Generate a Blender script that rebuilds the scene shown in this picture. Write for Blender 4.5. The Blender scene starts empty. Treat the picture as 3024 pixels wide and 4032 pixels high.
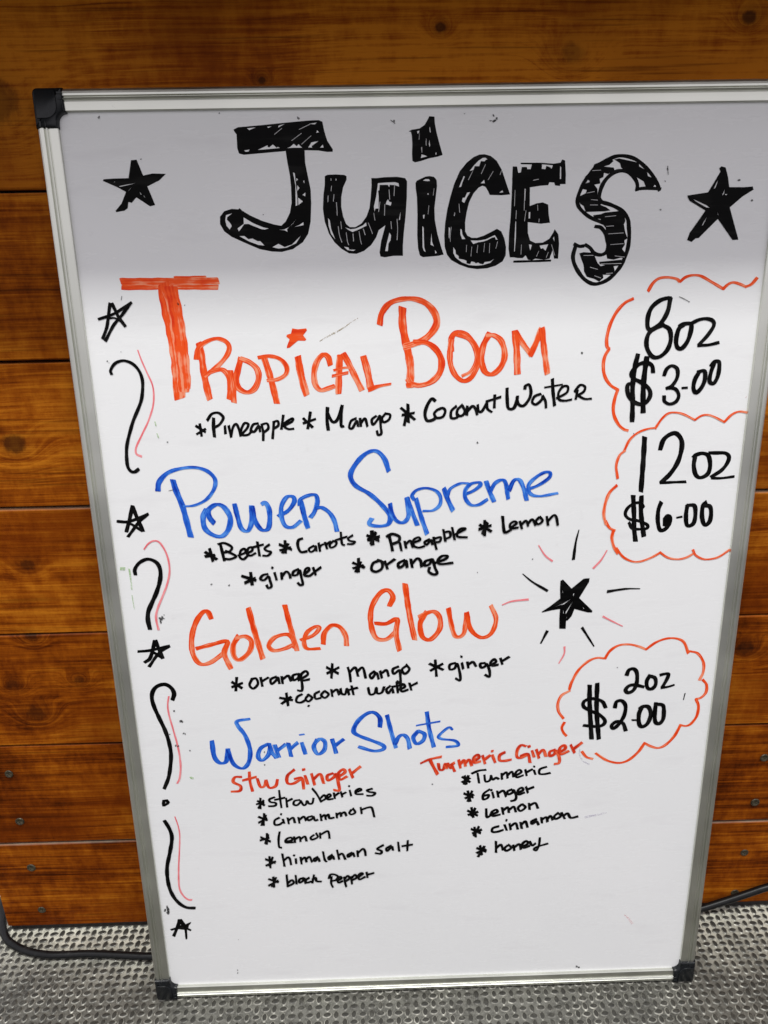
import bpy, bmesh, math, random
from mathutils import Matrix, Vector
from mathutils.geometry import tessellate_polygon
R = math.radians
sc = bpy.context.scene
COL = sc.collection

# ------------------------------------------------------------------ camera
cd = bpy.data.cameras.new('camera'); cam = bpy.data.objects.new('camera', cd); COL.objects.link(cam)
RW = ((0.9995804601, -0.0236200609, -0.0167629507),
      (-0.0240151534, -0.3523385202, -0.9355644497),
      (0.0161918560, 0.9355745079, -0.3527579396))          # world axes seen from the camera (x right, y down, z ahead)
rot = Matrix(RW).transposed() @ Matrix(((1, 0, 0), (0, -1, 0), (0, 0, -1)))
cam.matrix_world = Matrix.Translation((0.25233, -0.64655, 0.78370)) @ rot.to_4x4()
cd.sensor_fit = 'VERTICAL'; cd.sensor_height = 36.0; cd.lens = 25.0
cd.clip_start = 0.01; cd.clip_end = 100
sc.camera = cam

# ------------------------------------------------------------------ dim room light (a plain, slightly cool surround)
w = bpy.data.worlds.new('World'); sc.world = w; w.use_nodes = True
nt = w.node_tree; nt.nodes.clear()
o = nt.nodes.new('ShaderNodeOutputWorld'); bg = nt.nodes.new('ShaderNodeBackground')
tc = nt.nodes.new('ShaderNodeTexCoord'); sep = nt.nodes.new('ShaderNodeSeparateXYZ'); rp = nt.nodes.new('ShaderNodeValToRGB')
mr = nt.nodes.new('ShaderNodeMapRange'); mr.inputs['From Min'].default_value = -1; mr.inputs['From Max'].default_value = 1
nt.links.new(tc.outputs['Generated'], sep.inputs[0]); nt.links.new(sep.outputs['Z'], mr.inputs['Value'])
nt.links.new(mr.outputs[0], rp.inputs[0]); nt.links.new(rp.outputs[0], bg.inputs[0]); nt.links.new(bg.outputs[0], o.inputs[0])
e = rp.color_ramp.elements
e[0].position = 0.40; e[0].color = (0.06, 0.06, 0.06, 1)
e[1].position = 0.53; e[1].color = (0.97, 0.94, 1.0, 1)
bg.inputs[1].default_value = 0.97

def area(name, loc, target, sx, sy, power, color):
    l = bpy.data.lights.new(name, 'AREA'); l.shape = 'RECTANGLE'; l.size = sx; l.size_y = sy; l.energy = power; l.color = color
    ob = bpy.data.objects.new(name, l); COL.objects.link(ob); ob.location = loc
    ob.rotation_euler = (Vector(target) - Vector(loc)).to_track_quat('-Z', 'Y').to_euler()
    return ob
area('ceiling_lamp', (0.22, -1.15, 3.20), (0.25, -0.1, 0.2), 1.5, 0.23, 81, (1.0, 1.0, 0.97))

vs = sc.view_settings
vs.view_transform = 'Standard'; vs.look = 'None'; vs.exposure = 0.0; vs.gamma = 1.0; vs.use_curve_mapping = False
sc.render.resolution_x = 768; sc.render.resolution_y = 1024

# ------------------------------------------------------------------ material helpers
def mat(name):
    m = bpy.data.materials.new(name); m.use_nodes = True
    nt = m.node_tree; b = nt.nodes['Principled BSDF']
    return m, nt, b
def N(nt, t, **k):
    n = nt.nodes.new(t)
    for a, v in k.items():
        if hasattr(n, a) and not a.startswith('i_'): setattr(n, a, v)
    return n
def L(nt, a, b): nt.links.new(a, b)
def math_n(nt, op, a, b=None, c=None):
    n = nt.nodes.new('ShaderNodeMath'); n.operation = op
    for i, v in enumerate((a, b, c)):
        if v is None: continue
        if hasattr(v, 'links'): L(nt, v, n.inputs[i])
        else: n.inputs[i].default_value = v
    return n.outputs[0]
def ramp(nt, fac, stops):
    r = nt.nodes.new('ShaderNodeValToRGB'); el = r.color_ramp.elements
    while len(el) < len(stops): el.new(0.5)
    for i, (p, c) in enumerate(stops):
        el[i].position = p; el[i].color = c if len(c) == 4 else (*c, 1)
    L(nt, fac, r.inputs[0]); return r.outputs[0]
def noise(nt, vec, scale, detail=4, rough=0.55, dist=0.0):
    n = nt.nodes.new('ShaderNodeTexNoise'); n.inputs['Scale'].default_value = scale; n.inputs['Detail'].default_value = detail
    n.inputs['Roughness'].default_value = rough; n.inputs['Distortion'].default_value = dist
    if vec is not None: L(nt, vec, n.inputs['Vector'])
    return n.outputs['Fac']
def mapping(nt, vec, scale=(1, 1, 1), loc=(0, 0, 0)):
    n = nt.nodes.new('ShaderNodeMapping'); n.inputs['Scale'].default_value = scale; n.inputs['Location'].default_value = loc
    L(nt, vec, n.inputs['Vector']); return n.outputs[0]
def mixc(nt, fac, a, b, mode='MIX'):
    n = nt.nodes.new('ShaderNodeMix'); n.data_type = 'RGBA'; n.blend_type = mode
    for s, v in ((n.inputs['Factor'], fac), (n.inputs['A'], a), (n.inputs['B'], b)): pass
    ins = [i for i in n.inputs if i.type == 'RGBA']
    f = [i for i in n.inputs if i.type == 'VALUE'][0]
    for s, v in ((f, fac), (ins[0], a), (ins[1], b)):
        if hasattr(v, 'links'): L(nt, v, s)
        else: s.default_value = v if not isinstance(v, tuple) or len(v) == 4 else (*v, 1)
    return [x for x in n.outputs if x.type == 'RGBA'][0]
def bump(nt, b, h, strength=0.2, dist=0.001):
    n = nt.nodes.new('ShaderNodeBump'); n.inputs['Strength'].default_value = strength; n.inputs['Distance'].default_value = dist
    L(nt, h, n.inputs['Height']); L(nt, n.outputs[0], b.inputs['Normal'])
def obj_vec(nt):
    return nt.nodes.new('ShaderNodeTexCoord').outputs['Object']

# ------------------------------------------------------------------ object helpers
def link(name, me, m=None, parent=None):
    ob = bpy.data.objects.new(name, me); COL.objects.link(ob)
    if m is not None:
        for x in (m if isinstance(m, (list, tuple)) else [m]): me.materials.append(x)
    if parent is not None: ob.parent = parent
    return ob
def from_bm(name, bm, m=None, parent=None, smooth=False):
    me = bpy.data.meshes.new(name); bmesh.ops.recalc_face_normals(bm, faces=bm.faces); bm.to_mesh(me); bm.free()
    if smooth:
        for p in me.polygons: p.use_smooth = True
    return link(name, me, m, parent)
def tag(ob, label=None, cat=None, group=None, kind=None):
    if label: ob['label'] = label
    if cat: ob['category'] = cat
    if group: ob['group'] = group
    if kind: ob['kind'] = kind
    return ob
def bm_box(bm, x0, x1, y0, y1, z0, z1, bevel=0.0, seg=2):
    r = bmesh.ops.create_cube(bm, size=1.0)
    for v in r['verts']:
        v.co = Vector(((x0 + x1) / 2 + v.co.x * (x1 - x0), (y0 + y1) / 2 + v.co.y * (y1 - y0), (z0 + z1) / 2 + v.co.z * (z1 - z0)))
    if bevel:
        ed = list({e for v in r['verts'] for e in v.link_edges})
        bmesh.ops.bevel(bm, geom=ed, offset=bevel, segments=seg, affect='EDGES', profile=0.5)

# ================================================================== PLANK WALL
WALL_X0, WALL_X1, PH = -0.2056, 1.75, 0.13815
KNOTS = [(-0.078, 0.6163, .013, 1.0), (-0.0901, 0.493, .0085, .8), (-0.1312, 0.3557, .008, .7), (-0.0614, 0.3591, .007, .7), (-0.114, 0.3186, .012, .7),
         (-0.040, 0.893, .024, .8), (0.3139, 0.940, .005, 1.0), (0.4187, 0.9219, .012, .6), (0.5549, 0.9444, .007, 1.0), (0.1735, 0.9061, .004, 1.0), (0.6449, 0.3747, .012, .8), (-0.100, 0.4120, .007, .8)]
def wood_material():
    m, nt, b = mat('stained_pine')
    P = obj_vec(nt); sep = N(nt, 'ShaderNodeSeparateXYZ'); L(nt, P, sep.inputs[0])
    at = N(nt, 'ShaderNodeAttribute'); at.attribute_name = 'plank'; pid = at.outputs['Fac']
    x, z = sep.outputs['X'], sep.outputs['Z']
    off = math_n(nt, 'MULTIPLY', pid, 7.31)
    def vec(sx, sz, o=0.0):
        c = N(nt, 'ShaderNodeCombineXYZ'); L(nt, math_n(nt, 'MULTIPLY_ADD', x, sx, off), c.inputs[0]); L(nt, math_n(nt, 'MULTIPLY', z, sz), c.inputs[2])
        L(nt, math_n(nt, 'ADD', math_n(nt, 'MULTIPLY', pid, 3.7), o), c.inputs[1]); return c.outputs[0]
    # growth ring coordinate: gently wandering lines along the plank, pulled round the knots
    wander = noise(nt, vec(2.2, 3.0), 1.0, 2, 0.5)
    ring = math_n(nt, 'ADD', math_n(nt, 'MULTIPLY', z, 1.0), math_n(nt, 'MULTIPLY', math_n(nt, 'SUBTRACT', wander, 0.5), 0.085))
    blot = noise(nt, vec(9.0, 7.0, 4.0), 1.0, 4, 0.6, 0.4)           # patchy stain
    cross = noise(nt, vec(85.0, 45.0, 9.0), 1.0, 4, 0.7)             # mill chatter across the grain
    dark = None
    for (kx, kz, r, s) in KNOTS:
        dx = math_n(nt, 'MULTIPLY', math_n(nt, 'SUBTRACT', x, kx), 0.80); dz = math_n(nt, 'SUBTRACT', z, kz)
        d = math_n(nt, 'SQRT', math_n(nt, 'ADD', math_n(nt, 'MULTIPLY', dx, dx), math_n(nt, 'MULTIPLY', dz, dz)))
        q = math_n(nt, 'DIVIDE', d, r * 1.45)
        g = math_n(nt, 'POWER', 2.718, math_n(nt, 'MULTIPLY', math_n(nt, 'MULTIPLY', q, q), -1.0))
        dd = math_n(nt, 'ADD', d, kz + 0.02)
        ring = math_n(nt, 'ADD', math_n(nt, 'MULTIPLY', ring, math_n(nt, 'SUBTRACT', 1.0, g)), math_n(nt, 'MULTIPLY', dd, g))
        mm = N(nt, 'ShaderNodeMapRange'); mm.interpolation_type = 'SMOOTHSTEP'; mm.inputs['From Min'].default_value = r * 0.80; mm.inputs['From Max'].default_value = r * 0.42
        L(nt, math_n(nt, 'ADD', d, math_n(nt, 'MULTIPLY', math_n(nt, 'SUBTRACT', cross, 0.5), r * 0.9)), mm.inputs['Value'])
        m2 = N(nt, 'ShaderNodeMapRange'); m2.interpolation_type = 'SMOOTHSTEP'; m2.inputs['From Min'].default_value = r * 2.0; m2.inputs['From Max'].default_value = r * 0.6
        L(nt, math_n(nt, 'ADD', d, math_n(nt, 'MULTIPLY', math_n(nt, 'SUBTRACT', blot, 0.5), r * 2.5)), m2.inputs['Value'])
        k = math_n(nt, 'MULTIPLY', math_n(nt, 'ADD', math_n(nt, 'MULTIPLY', mm.outputs[0], 0.50), math_n(nt, 'MULTIPLY', m2.outputs[0], 0.26)), s)
        dark = k if dark is None else math_n(nt, 'MAXIMUM', dark, k)
    c1 = N(nt, 'ShaderNodeCombineXYZ'); L(nt, math_n(nt, 'MULTIPLY', ring, 150.0), c1.inputs[0]); L(nt, math_n(nt, 'MULTIPLY', pid, 11.3), c1.inputs[1]); L(nt, math_n(nt, 'MULTIPLY', x, 0.9), c1.inputs[2])
    lines = noise(nt, c1.outputs[0], 1.0, 5, 0.72)                    # early / late wood
    c2 = N(nt, 'ShaderNodeCombineXYZ'); L(nt, math_n(nt, 'MULTIPLY', ring, 22.0), c2.inputs[0]); L(nt, math_n(nt, 'MULTIPLY', pid, 5.3), c2.inputs[1]); L(nt, math_n(nt, 'MULTIPLY', x, 1.3), c2.inputs[2])
    bands = noise(nt, c2.outputs[0], 1.0, 2, 0.5)                    # broad tongues of darker heartwood
    fine = noise(nt, vec(6.0, 300.0), 1.0, 4, 0.75)                   # fibre
    pore = noise(nt, vec(7.0, 330.0, 17.0), 1.0, 2, 0.6)            # short dark dashes along the grain
    f = math_n(nt, 'MULTIPLY', lines, 0.50)
    f = math_n(nt, 'ADD', f, math_n(nt, 'MULTIPLY', bands, 0.44))
    f = math_n(nt, 'ADD', f, math_n(nt, 'MULTIPLY', blot, 0.58))
    f = math_n(nt, 'ADD', f, math_n(nt, 'MULTIPLY', fine, 0.55))
    f = math_n(nt, 'ADD', f, math_n(nt, 'MULTIPLY', cross, 0.34))
    at2 = N(nt, 'ShaderNodeAttribute'); at2.attribute_name = 'tone'
    f = math_n(nt, 'ADD', math_n(nt, 'MULTIPLY_ADD', math_n(nt, 'SUBTRACT', f, 1.205), 1.95, 0.50), at2.outputs['Fac'])
    col = ramp(nt, f, [(0.10, (0.046, 0.0085, 0.0012)), (0.36, (0.148, 0.029, 0.0020)), (0.58, (0.265, 0.063, 0.0032)), (0.90, (0.46, 0.148, 0.009))])
    sharp = ramp(nt, lines, [(0.30, (1, 1, 1)), (0.38, (0, 0, 0)), (0.44, (0, 0, 0))])
    col = mixc(nt, math_n(nt, 'MULTIPLY', sharp, 0.55), col, (0.055, 0.014, 0.002, 1))
    col = mixc(nt, ramp(nt, pore, [(0.30, (0.50, 0.50, 0.50)), (0.42, (0, 0, 0))]), col, (0.050, 0.011, 0.001, 1))
    red = noise(nt, vec(5.0, 9.0, 31.0), 1.0, 3, 0.6)
    col = mixc(nt, ramp(nt, red, [(0.48, (0, 0, 0)), (0.70, (0.70, 0.70, 0.70))]), col, (0.145, 0.026, 0.0015, 1))
    col = mixc(nt, dark, col, (0.016, 0.006, 0.003, 1))
    at3 = N(nt, 'ShaderNodeAttribute'); at3.attribute_name = 'edge'
    col = mixc(nt, math_n(nt, 'MULTIPLY', at3.outputs['Fac'], math_n(nt, 'MULTIPLY', noise(nt, vec(30, 10, 2.0), 1.0, 3), 1.3)), col, (0.30, 0.24, 0.18, 1))  # overhead light on the plank tops painted in as a pale edge colour
    # small pale chips
    vor = N(nt, 'ShaderNodeTexVoronoi'); vor.inputs['Scale'].default_value = 26.0; L(nt, P, vor.inputs['Vector'])
    chip = math_n(nt, 'LESS_THAN', math_n(nt, 'ADD', vor.outputs['Distance'], math_n(nt, 'MULTIPLY', noise(nt, P, 300.0, 2), 0.09)), 0.070)
    vc = N(nt, 'ShaderNodeSeparateColor'); L(nt, vor.outputs['Color'], vc.inputs[0])
    chip = math_n(nt, 'MULTIPLY', chip, math_n(nt, 'GREATER_THAN', vc.outputs[0], 0.93))
    col = mixc(nt, math_n(nt, 'MULTIPLY', chip, 0.75), col, (0.42, 0.28, 0.20, 1))
    L(nt, col, b.inputs['Base Color'])
    rg = math_n(nt, 'ADD', math_n(nt, 'MULTIPLY', blot, 0.25), 0.36); L(nt, rg, b.inputs['Roughness'])
    b.inputs['Specular IOR Level'].default_value = 0.03
    h = math_n(nt, 'ADD', math_n(nt, 'MULTIPLY', lines, 1.0), math_n(nt, 'ADD', math_n(nt, 'MULTIPLY', fine, 0.7), math_n(nt, 'MULTIPLY', cross, 0.5)))
    bump(nt, b, h, 0.55, 0.0007)
    return m
WOOD = wood_material()
def dark_mat(name, c, rough):
    m, nt, b = mat(name); P = obj_vec(nt)
    n = noise(nt, P, 90.0, 3)
    L(nt, mixc(nt, n, tuple(v * 0.75 for v in c), tuple(v * 1.25 for v in c)), b.inputs['Base Color']); b.inputs['Roughness'].default_value = rough
    return m
CORE = dark_mat('dark_framing_gap_shade', (0.012, 0.010, 0.009), 0.8)

bm = bmesh.new()
lp = bm.verts.layers.float.new('plank'); lt = bm.verts.layers.float.new('tone'); le = bm.verts.layers.float.new('edge')
TONES = [-0.06, -0.05, 0.02, 0.05, 0.06, 0.13, 0.29, 0.1, 0.0]
random.seed(3)
GAPS = [0, .0022, .0022, .0016, .0024, .0026, .0026, .0022, .0016, .0016]
for i in range(8):
    z0 = i * PH + GAPS[i] / 2; z1 = (i + 1) * PH - GAPS[i + 1] / 2
    if i == 0: z0 = 0.0085
    c0 = 0.0012; c1 = {0: 0.0014, 3: 0.0020}.get(i, 0.0009)
    # cross-section: slightly eased edges, tiny differences in how far each board stands out
    p = (0.0, 0.0006, -0.0003, 0.0004, -0.0004, 0.0003, 0.0, 0.0004)[i] + 0.0006
    prof = [(0.019, z0), (p + c0, z0), (p, z0 + c0), (p, z1 - c1), (p + c1, z1), (0.019, z1)]
    nx = 40; rows = []
    for a in range(nx + 1):
        xx = WALL_X0 + (WALL_X1 - WALL_X0) * a / nx
        wob = 0.00035 * math.sin(a * 0.9 + i * 2.1) + random.uniform(-.00018, .00018)
        row = []
        for k, (yy, zz) in enumerate(prof):
            v = bm.verts.new((xx, yy, zz + (wob if k in (4,) else 0) + (random.uniform(-.0002, .0002) if k in (2, 3) else 0)))
            v[lp] = i + 1.0; v[lt] = TONES[i]; v[le] = (1.0 if i in (0, 3) else 0.12) if k in (4, 5) else 0.0; row.append(v)
        rows.append(row)
    for a in range(nx):
        for k in range(5): bm.faces.new((rows[a][k], rows[a + 1][k], rows[a + 1][k + 1], rows[a][k + 1]))
    bm.faces.new(rows[0]); bm.faces.new(rows[-1])
wall = from_bm('wooden_wall', bm, WOOD)
tag(wall, 'stained pine plank wall behind the whiteboard, horizontal boards with knots and screws', 'wall')
bm = bmesh.new(); bm_box(bm, WALL_X0 + 0.004, WALL_X1 - 0.004, 0.0192, 0.06, 0.0065, 8 * PH - 0.002)
bm_box(bm, WALL_X0 + 0.002, WALL_X1 - 0.004, 0.0035, 0.018, 0.0, 0.0083)  # dark strip added to draw the shadow gap below the bottom plank
bk = from_bm('framing_and_gap_shade', bm, CORE, wall)

# screw heads
def screw_mats():
    m, nt, b = mat('dull_screw_metal'); P = obj_vec(nt)
    n = noise(nt, P, 700.0, 3)
    L(nt, ramp(nt, n, [(0.35, (0.012, 0.009, 0.004)), (0.55, (0.055, 0.044, 0.022)), (0.75, (0.14, 0.12, 0.07))]), b.inputs['Base Color'])
    b.inputs['Metallic'].default_value = 0.2; b.inputs['Roughness'].default_value = 0.5
    return m
SCREW = screw_mats()
def screw_mesh():
    bm = bmesh.new(); n = 24; rr = [(0.0052, 0.0004), (0.0047, 0.0011), (0.0036, 0.0012), (0.0017, 0.0003)]
    rings = []
    for j, (r, h) in enumerate(rr):
        ring = []
        for k in range(n):
            a = 2 * math.pi * k / n; q = r * (1 + (0.35 * math.cos(6 * a) if j == 3 else 0))
            ring.append(bm.verts.new((q * math.cos(a), -h, q * math.sin(a))))
        rings.append(ring)
    for a, b in zip(rings, rings[1:]):
        for k in range(n): bm.faces.new((a[k], a[(k + 1) % n], b[(k + 1) % n], b[k]))
    f = rings[-1]; bm.faces.new(f)
    me = bpy.data.meshes.new('screw'); bmesh.ops.recalc_face_normals(bm, faces=bm.faces); bm.to_mesh(me); bm.free(); me.materials.append(SCREW); return me
sm = screw_mesh()
SCREWS = [(-0.1587, 0.2392), (-0.1599, 0.1718), (-0.1601, 0.102), (-0.1603, 0.0347), (0.6904, 0.2304), (0.6906, 0.1666), (0.6906, 0.0901), (0.6892, 0.0254)]
for k, (sx, sz) in enumerate(SCREWS):
    s = bpy.data.objects.new('screw', sm); COL.objects.link(s); s.parent = wall; s.location = (sx, 0.0007, sz); s.rotation_euler = (R((k * 7) % 5 - 2), k * 0.8, R((k * 5) % 7 - 3))
    s.scale = (0.92 + 0.05 * (k % 3),) * 3

# ================================================================== FLOOR
def floor_mats():
    m, nt, b = mat('tread_plate'); P = obj_vec(nt)
    big = noise(nt, P, 7.0, 4, 0.6); mid = noise(nt, P, 75.0, 5, 0.75); fine = noise(nt, P, 420.0, 3, 0.7)
    g = math_n(nt, 'ADD', math_n(nt, 'MULTIPLY', mid, 0.55), math_n(nt, 'ADD', math_n(nt, 'MULTIPLY', fine, 0.35), math_n(nt, 'MULTIPLY', big, 0.35)))
    col = ramp(nt, g, [(0.46, (0.22, 0.217, 0.185)), (0.57, (0.60, 0.59, 0.49)), (0.66, (0.82, 0.81, 0.68)), (0.8, (0.85, 0.84, 0.72))])
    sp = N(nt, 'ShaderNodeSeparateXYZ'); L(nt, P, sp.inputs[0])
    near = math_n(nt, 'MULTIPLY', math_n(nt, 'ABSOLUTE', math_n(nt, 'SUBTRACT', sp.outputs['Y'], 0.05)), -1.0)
    dirt_shade = math_n(nt, 'ADD', math_n(nt, 'ADD', near, 0.05), math_n(nt, 'MULTIPLY', math_n(nt, 'SUBTRACT', noise(nt, P, 9.0, 5, 0.6), 0.5), 0.16))
    dirt_shade = ramp(nt, math_n(nt, 'MULTIPLY_ADD', dirt_shade, 5.0, 0.60), [(0.20, (1, 1, 1)), (0.60, (0, 0, 0))])   # dirt mottle and soft shade painted in together, bright strip left along the wall
    col = mixc(nt, math_n(nt, 'MULTIPLY', dirt_shade, 0.94), col, mixc(nt, ramp(nt, g, [(0.50, (0, 0, 0)), (0.68, (1, 1, 1))]), (0.014, 0.0135, 0.0115, 1), (0.115, 0.113, 0.098, 1)))
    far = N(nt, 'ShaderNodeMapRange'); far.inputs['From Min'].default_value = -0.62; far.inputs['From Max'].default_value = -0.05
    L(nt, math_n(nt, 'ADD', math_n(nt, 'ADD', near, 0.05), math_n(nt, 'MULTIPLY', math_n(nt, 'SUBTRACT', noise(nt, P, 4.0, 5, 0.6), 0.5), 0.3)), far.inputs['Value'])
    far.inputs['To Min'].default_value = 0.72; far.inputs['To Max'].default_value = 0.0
    col = mixc(nt, far.outputs[0], col, (0.012, 0.0115, 0.010, 1))                                      # shade painted in away from the wall, so the rails mirror a dark floor
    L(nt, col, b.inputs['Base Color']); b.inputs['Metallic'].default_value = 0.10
    L(nt, ramp(nt, g, [(0.4, (0.62, 0.62, 0.62)), (0.75, (0.36, 0.36, 0.36))]), b.inputs['Roughness'])
    bump(nt, b, math_n(nt, 'ADD', fine, mid), 0.35, 0.0006)
    m2, nt, b = mat('worn_lug_top'); P = obj_vec(nt)
    n = noise(nt, P, 260.0, 4, 0.65); n2 = noise(nt, P, 35.0, 3)
    g = math_n(nt, 'ADD', math_n(nt, 'MULTIPLY', n, 0.6), math_n(nt, 'MULTIPLY', n2, 0.4))
    L(nt, ramp(nt, g, [(0.35, (0.018, 0.0175, 0.014)), (0.56, (0.042, 0.040, 0.032)), (0.74, (0.12, 0.117, 0.098))]), b.inputs['Base Color'])
    b.inputs['Roughness'].default_value = 0.6; bump(nt, b, n, 0.3, 0.0004)
    m3, nt, b = mat('worn_lug_rim'); P = obj_vec(nt)
    g = math_n(nt, 'ADD', math_n(nt, 'MULTIPLY', noise(nt, P, 300.0, 3), 0.5), math_n(nt, 'MULTIPLY', noise(nt, P, 30.0, 3), 0.5))
    L(nt, ramp(nt, g, [(0.36, (0.055, 0.054, 0.046)), (0.52, (0.23, 0.226, 0.195)), (0.66, (0.52, 0.51, 0.44))]), b.inputs['Base Color'])
    b.inputs['Metallic'].default_value = 0.3; b.inputs['Roughness'].default_value = 0.4
    return m, m2, m3
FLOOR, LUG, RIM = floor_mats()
import numpy as np
verts = []; faces = []; mi = []
X0, X1, Y0, Y1 = -3.0, 3.5, -3.5, 1.6
verts += [(X0, Y0, 0), (X1, Y0, 0), (X1, Y1, 0), (X0, Y1, 0)]; faces.append((0, 1, 2, 3)); mi.append(0)
rnd = random.Random(11)
PX, PY = 9.7e-3, 8.45e-3
n = 14
i0, i1 = int(-0.70 / PX), int(1.20 / PX); j0, j1 = int(-0.60 / PY), int(0.35 / PY)
for i in range(i0, i1):
    for j in range(j0, j1):
        cx = i * PX + 0.0058 + rnd.uniform(-.0002, .0002); cy = j * PY - 0.0050 + rnd.uniform(-.0002, .0002)
        hor = (i + j) % 2 == 0
        la, lb = (0.0041, 0.0025) if hor else (0.0040, 0.0025)
        ang = (0.0 if hor else math.pi / 2) + rnd.uniform(-.06, .06) + (0.10 if hor else -0.04)
        k = rnd.uniform(0.92, 1.06); la *= k; lb *= k
        core = -0.36 < cx < 0.85 and -0.22 < cy < 0.10; n = 14 if core else 8
        ca, sa = math.cos(ang), math.sin(ang); base = len(verts)
        LV = ((1.30, 0.00002), (1.14, 0.0005), (0.96, 0.0009), (0.55, 0.00115)) if core else ((1.30, 0.00002), (0.96, 0.0009), (0.55, 0.00115))
        for (sc_, h) in LV:
            for q in range(n):
                t = 2 * math.pi * q / n
                u = la * math.cos(t) * (sc_ if sc_ > 1 else sc_); v = lb * math.copysign(abs(math.sin(t)) ** 1.25, math.sin(t)) * sc_ + (0.00035 * (sc_ - 1) if sc_ > 1 else 0)
                verts.append((cx + u * ca - v * sa, cy + u * sa + v * ca, h))
        for r_ in range(len(LV) - 1):
            for q in range(n):
                a = base + r_ * n + q; b_ = base + r_ * n + (q + 1) % n
                faces.append((a, b_, b_ + n, a + n)); mi.append(((2, 2, 1) if core else (2, 1))[r_])
        faces.append(tuple(base + (len(LV) - 1) * n + q for q in range(n))); mi.append(1)
me = bpy.data.meshes.new('floor'); me.from_pydata(verts, [], faces)
me.polygons.foreach_set('material_index', mi); me.polygons.foreach_set('use_smooth', [True] * len(faces)); me.update()
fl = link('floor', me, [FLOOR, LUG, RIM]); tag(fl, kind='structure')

# ================================================================== CABLE
m, nt, b = mat('black_rubber'); P = obj_vec(nt)
nn = noise(nt, P, 120.0, 4)
L(nt, ramp(nt, nn, [(0.35, (0.003, 0.0033, 0.0036)), (0.6, (0.006, 0.0065, 0.007)), (0.78, (0.022, 0.022, 0.021))]), b.inputs['Base Color'])
b.inputs['Roughness'].default_value = 0.38; b.inputs['Specular IOR Level'].default_value = 0.26
RUBBER = m
CR = 0.0043
cpts = [(-0.262, 0.20, .006), (-0.250, 0.115, .006), (-0.232, 0.040, .006), (-0.222, 0.018, .006), (-0.2125, -0.0005, .006), (-0.201, -0.0145, .006), (-0.189, -0.0225, .006), (-0.173, -0.0298, .006), (-0.156, -0.0345, .006), (-0.138, -0.0372, .006),
        (-0.118, -0.0374, .006), (-0.098, -0.0371, .006), (-0.076, -0.0385, .006), (-0.054, -0.0405, .006), (-0.036, -0.0420, .006), (-0.020, -0.0430, .006), (0.06, -0.0440, .006), (0.20, -0.0420, .006), (0.36, -0.036, .006),
        (0.50, -0.026, .006), (0.58, -0.016, .006), (0.62, -0.0095, .0068), (0.645, -0.0072, .0094), (0.672, -0.0062, .0185), (0.694, -0.0062, .0278), (0.7095, -0.0062, .0347), (0.724, -0.0062, .0405), (0.78, -0.0062, .0585), (0.90, -0.0062, .082), (1.10, -0.0062, .10)]
def catmull(P, n):
    out = []
    for i in range(len(P) - 1):
        p0 = P[i - 1] if i > 0 else 2 * P[0] - P[1]; p1, p2 = P[i], P[i + 1]; p3 = P[i + 2] if i + 2 < len(P) else 2 * P[-1] - P[-2]
        # centripetal-ish: uniform with reduced tension
        for k in range(n):
            t = k / n
            out.append(0.5 * ((2 * p1) + (p2 - p0) * t + (2 * p0 - 5 * p1 + 4 * p2 - p3) * t * t + (3 * p1 - p0 - 3 * p2 + p3) * t ** 3))
    out.append(P[-1]); return out
path = catmull([Vector(p) for p in cpts], 8)
bm = bmesh.new(); rings = []
for i, p in enumerate(path):
    tg = (path[min(i + 1, len(path) - 1)] - path[max(i - 1, 0)]).normalized()
    s = tg.cross(Vector((0, 0, 1))).normalized(); u = s.cross(tg)
    rings.append([bm.verts.new(p + (s * math.cos(a) + u * math.sin(a)) * CR) for a in [2 * math.pi * q / 16 for q in range(16)]])
for a, c in zip(rings, rings[1:]):
    for q in range(16): bm.faces.new((a[q], a[(q + 1) % 16], c[(q + 1) % 16], c[q]))
bm.faces.new(rings[0]); bm.faces.new(rings[-1])
cb = from_bm('cable', bm, RUBBER, None, True)
tag(cb, 'thick black rubber cable running along the metal floor behind the whiteboard and up the wall', 'cable')

# ================================================================== WHITEBOARD
LEAN = 0.0807038
BW, BH = 0.600, 0.900
root = bpy.data.objects.new('whiteboard', None); COL.objects.link(root)
# local frame: x right, y up the board, z out of its face, origin at the top left front corner -> moved so the Empty stands at the foot
Xa = Vector((1, 0, 0)); Ya = Vector((0, math.sin(LEAN), math.cos(LEAN))); Za = Vector((0, -math.cos(LEAN), math.sin(LEAN)))
TL = Vector((0, -0.0204349, 0.89918302)) + Vector((0, 0, 0.0003))
foot = TL + Xa * (BW / 2) - Ya * BH - Za * 0.010
root.matrix_world = Matrix.Translation(foot) @ Matrix((Xa, Ya, Za)).transposed().to_4x4()
tag(root, 'framed whiteboard with the handwritten juice menu leaning on the plank wall', 'whiteboard')
def B(x, y, z): return Vector((x - BW / 2, y + BH, z + 0.010))       # board millimetre coordinates -> local

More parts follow.
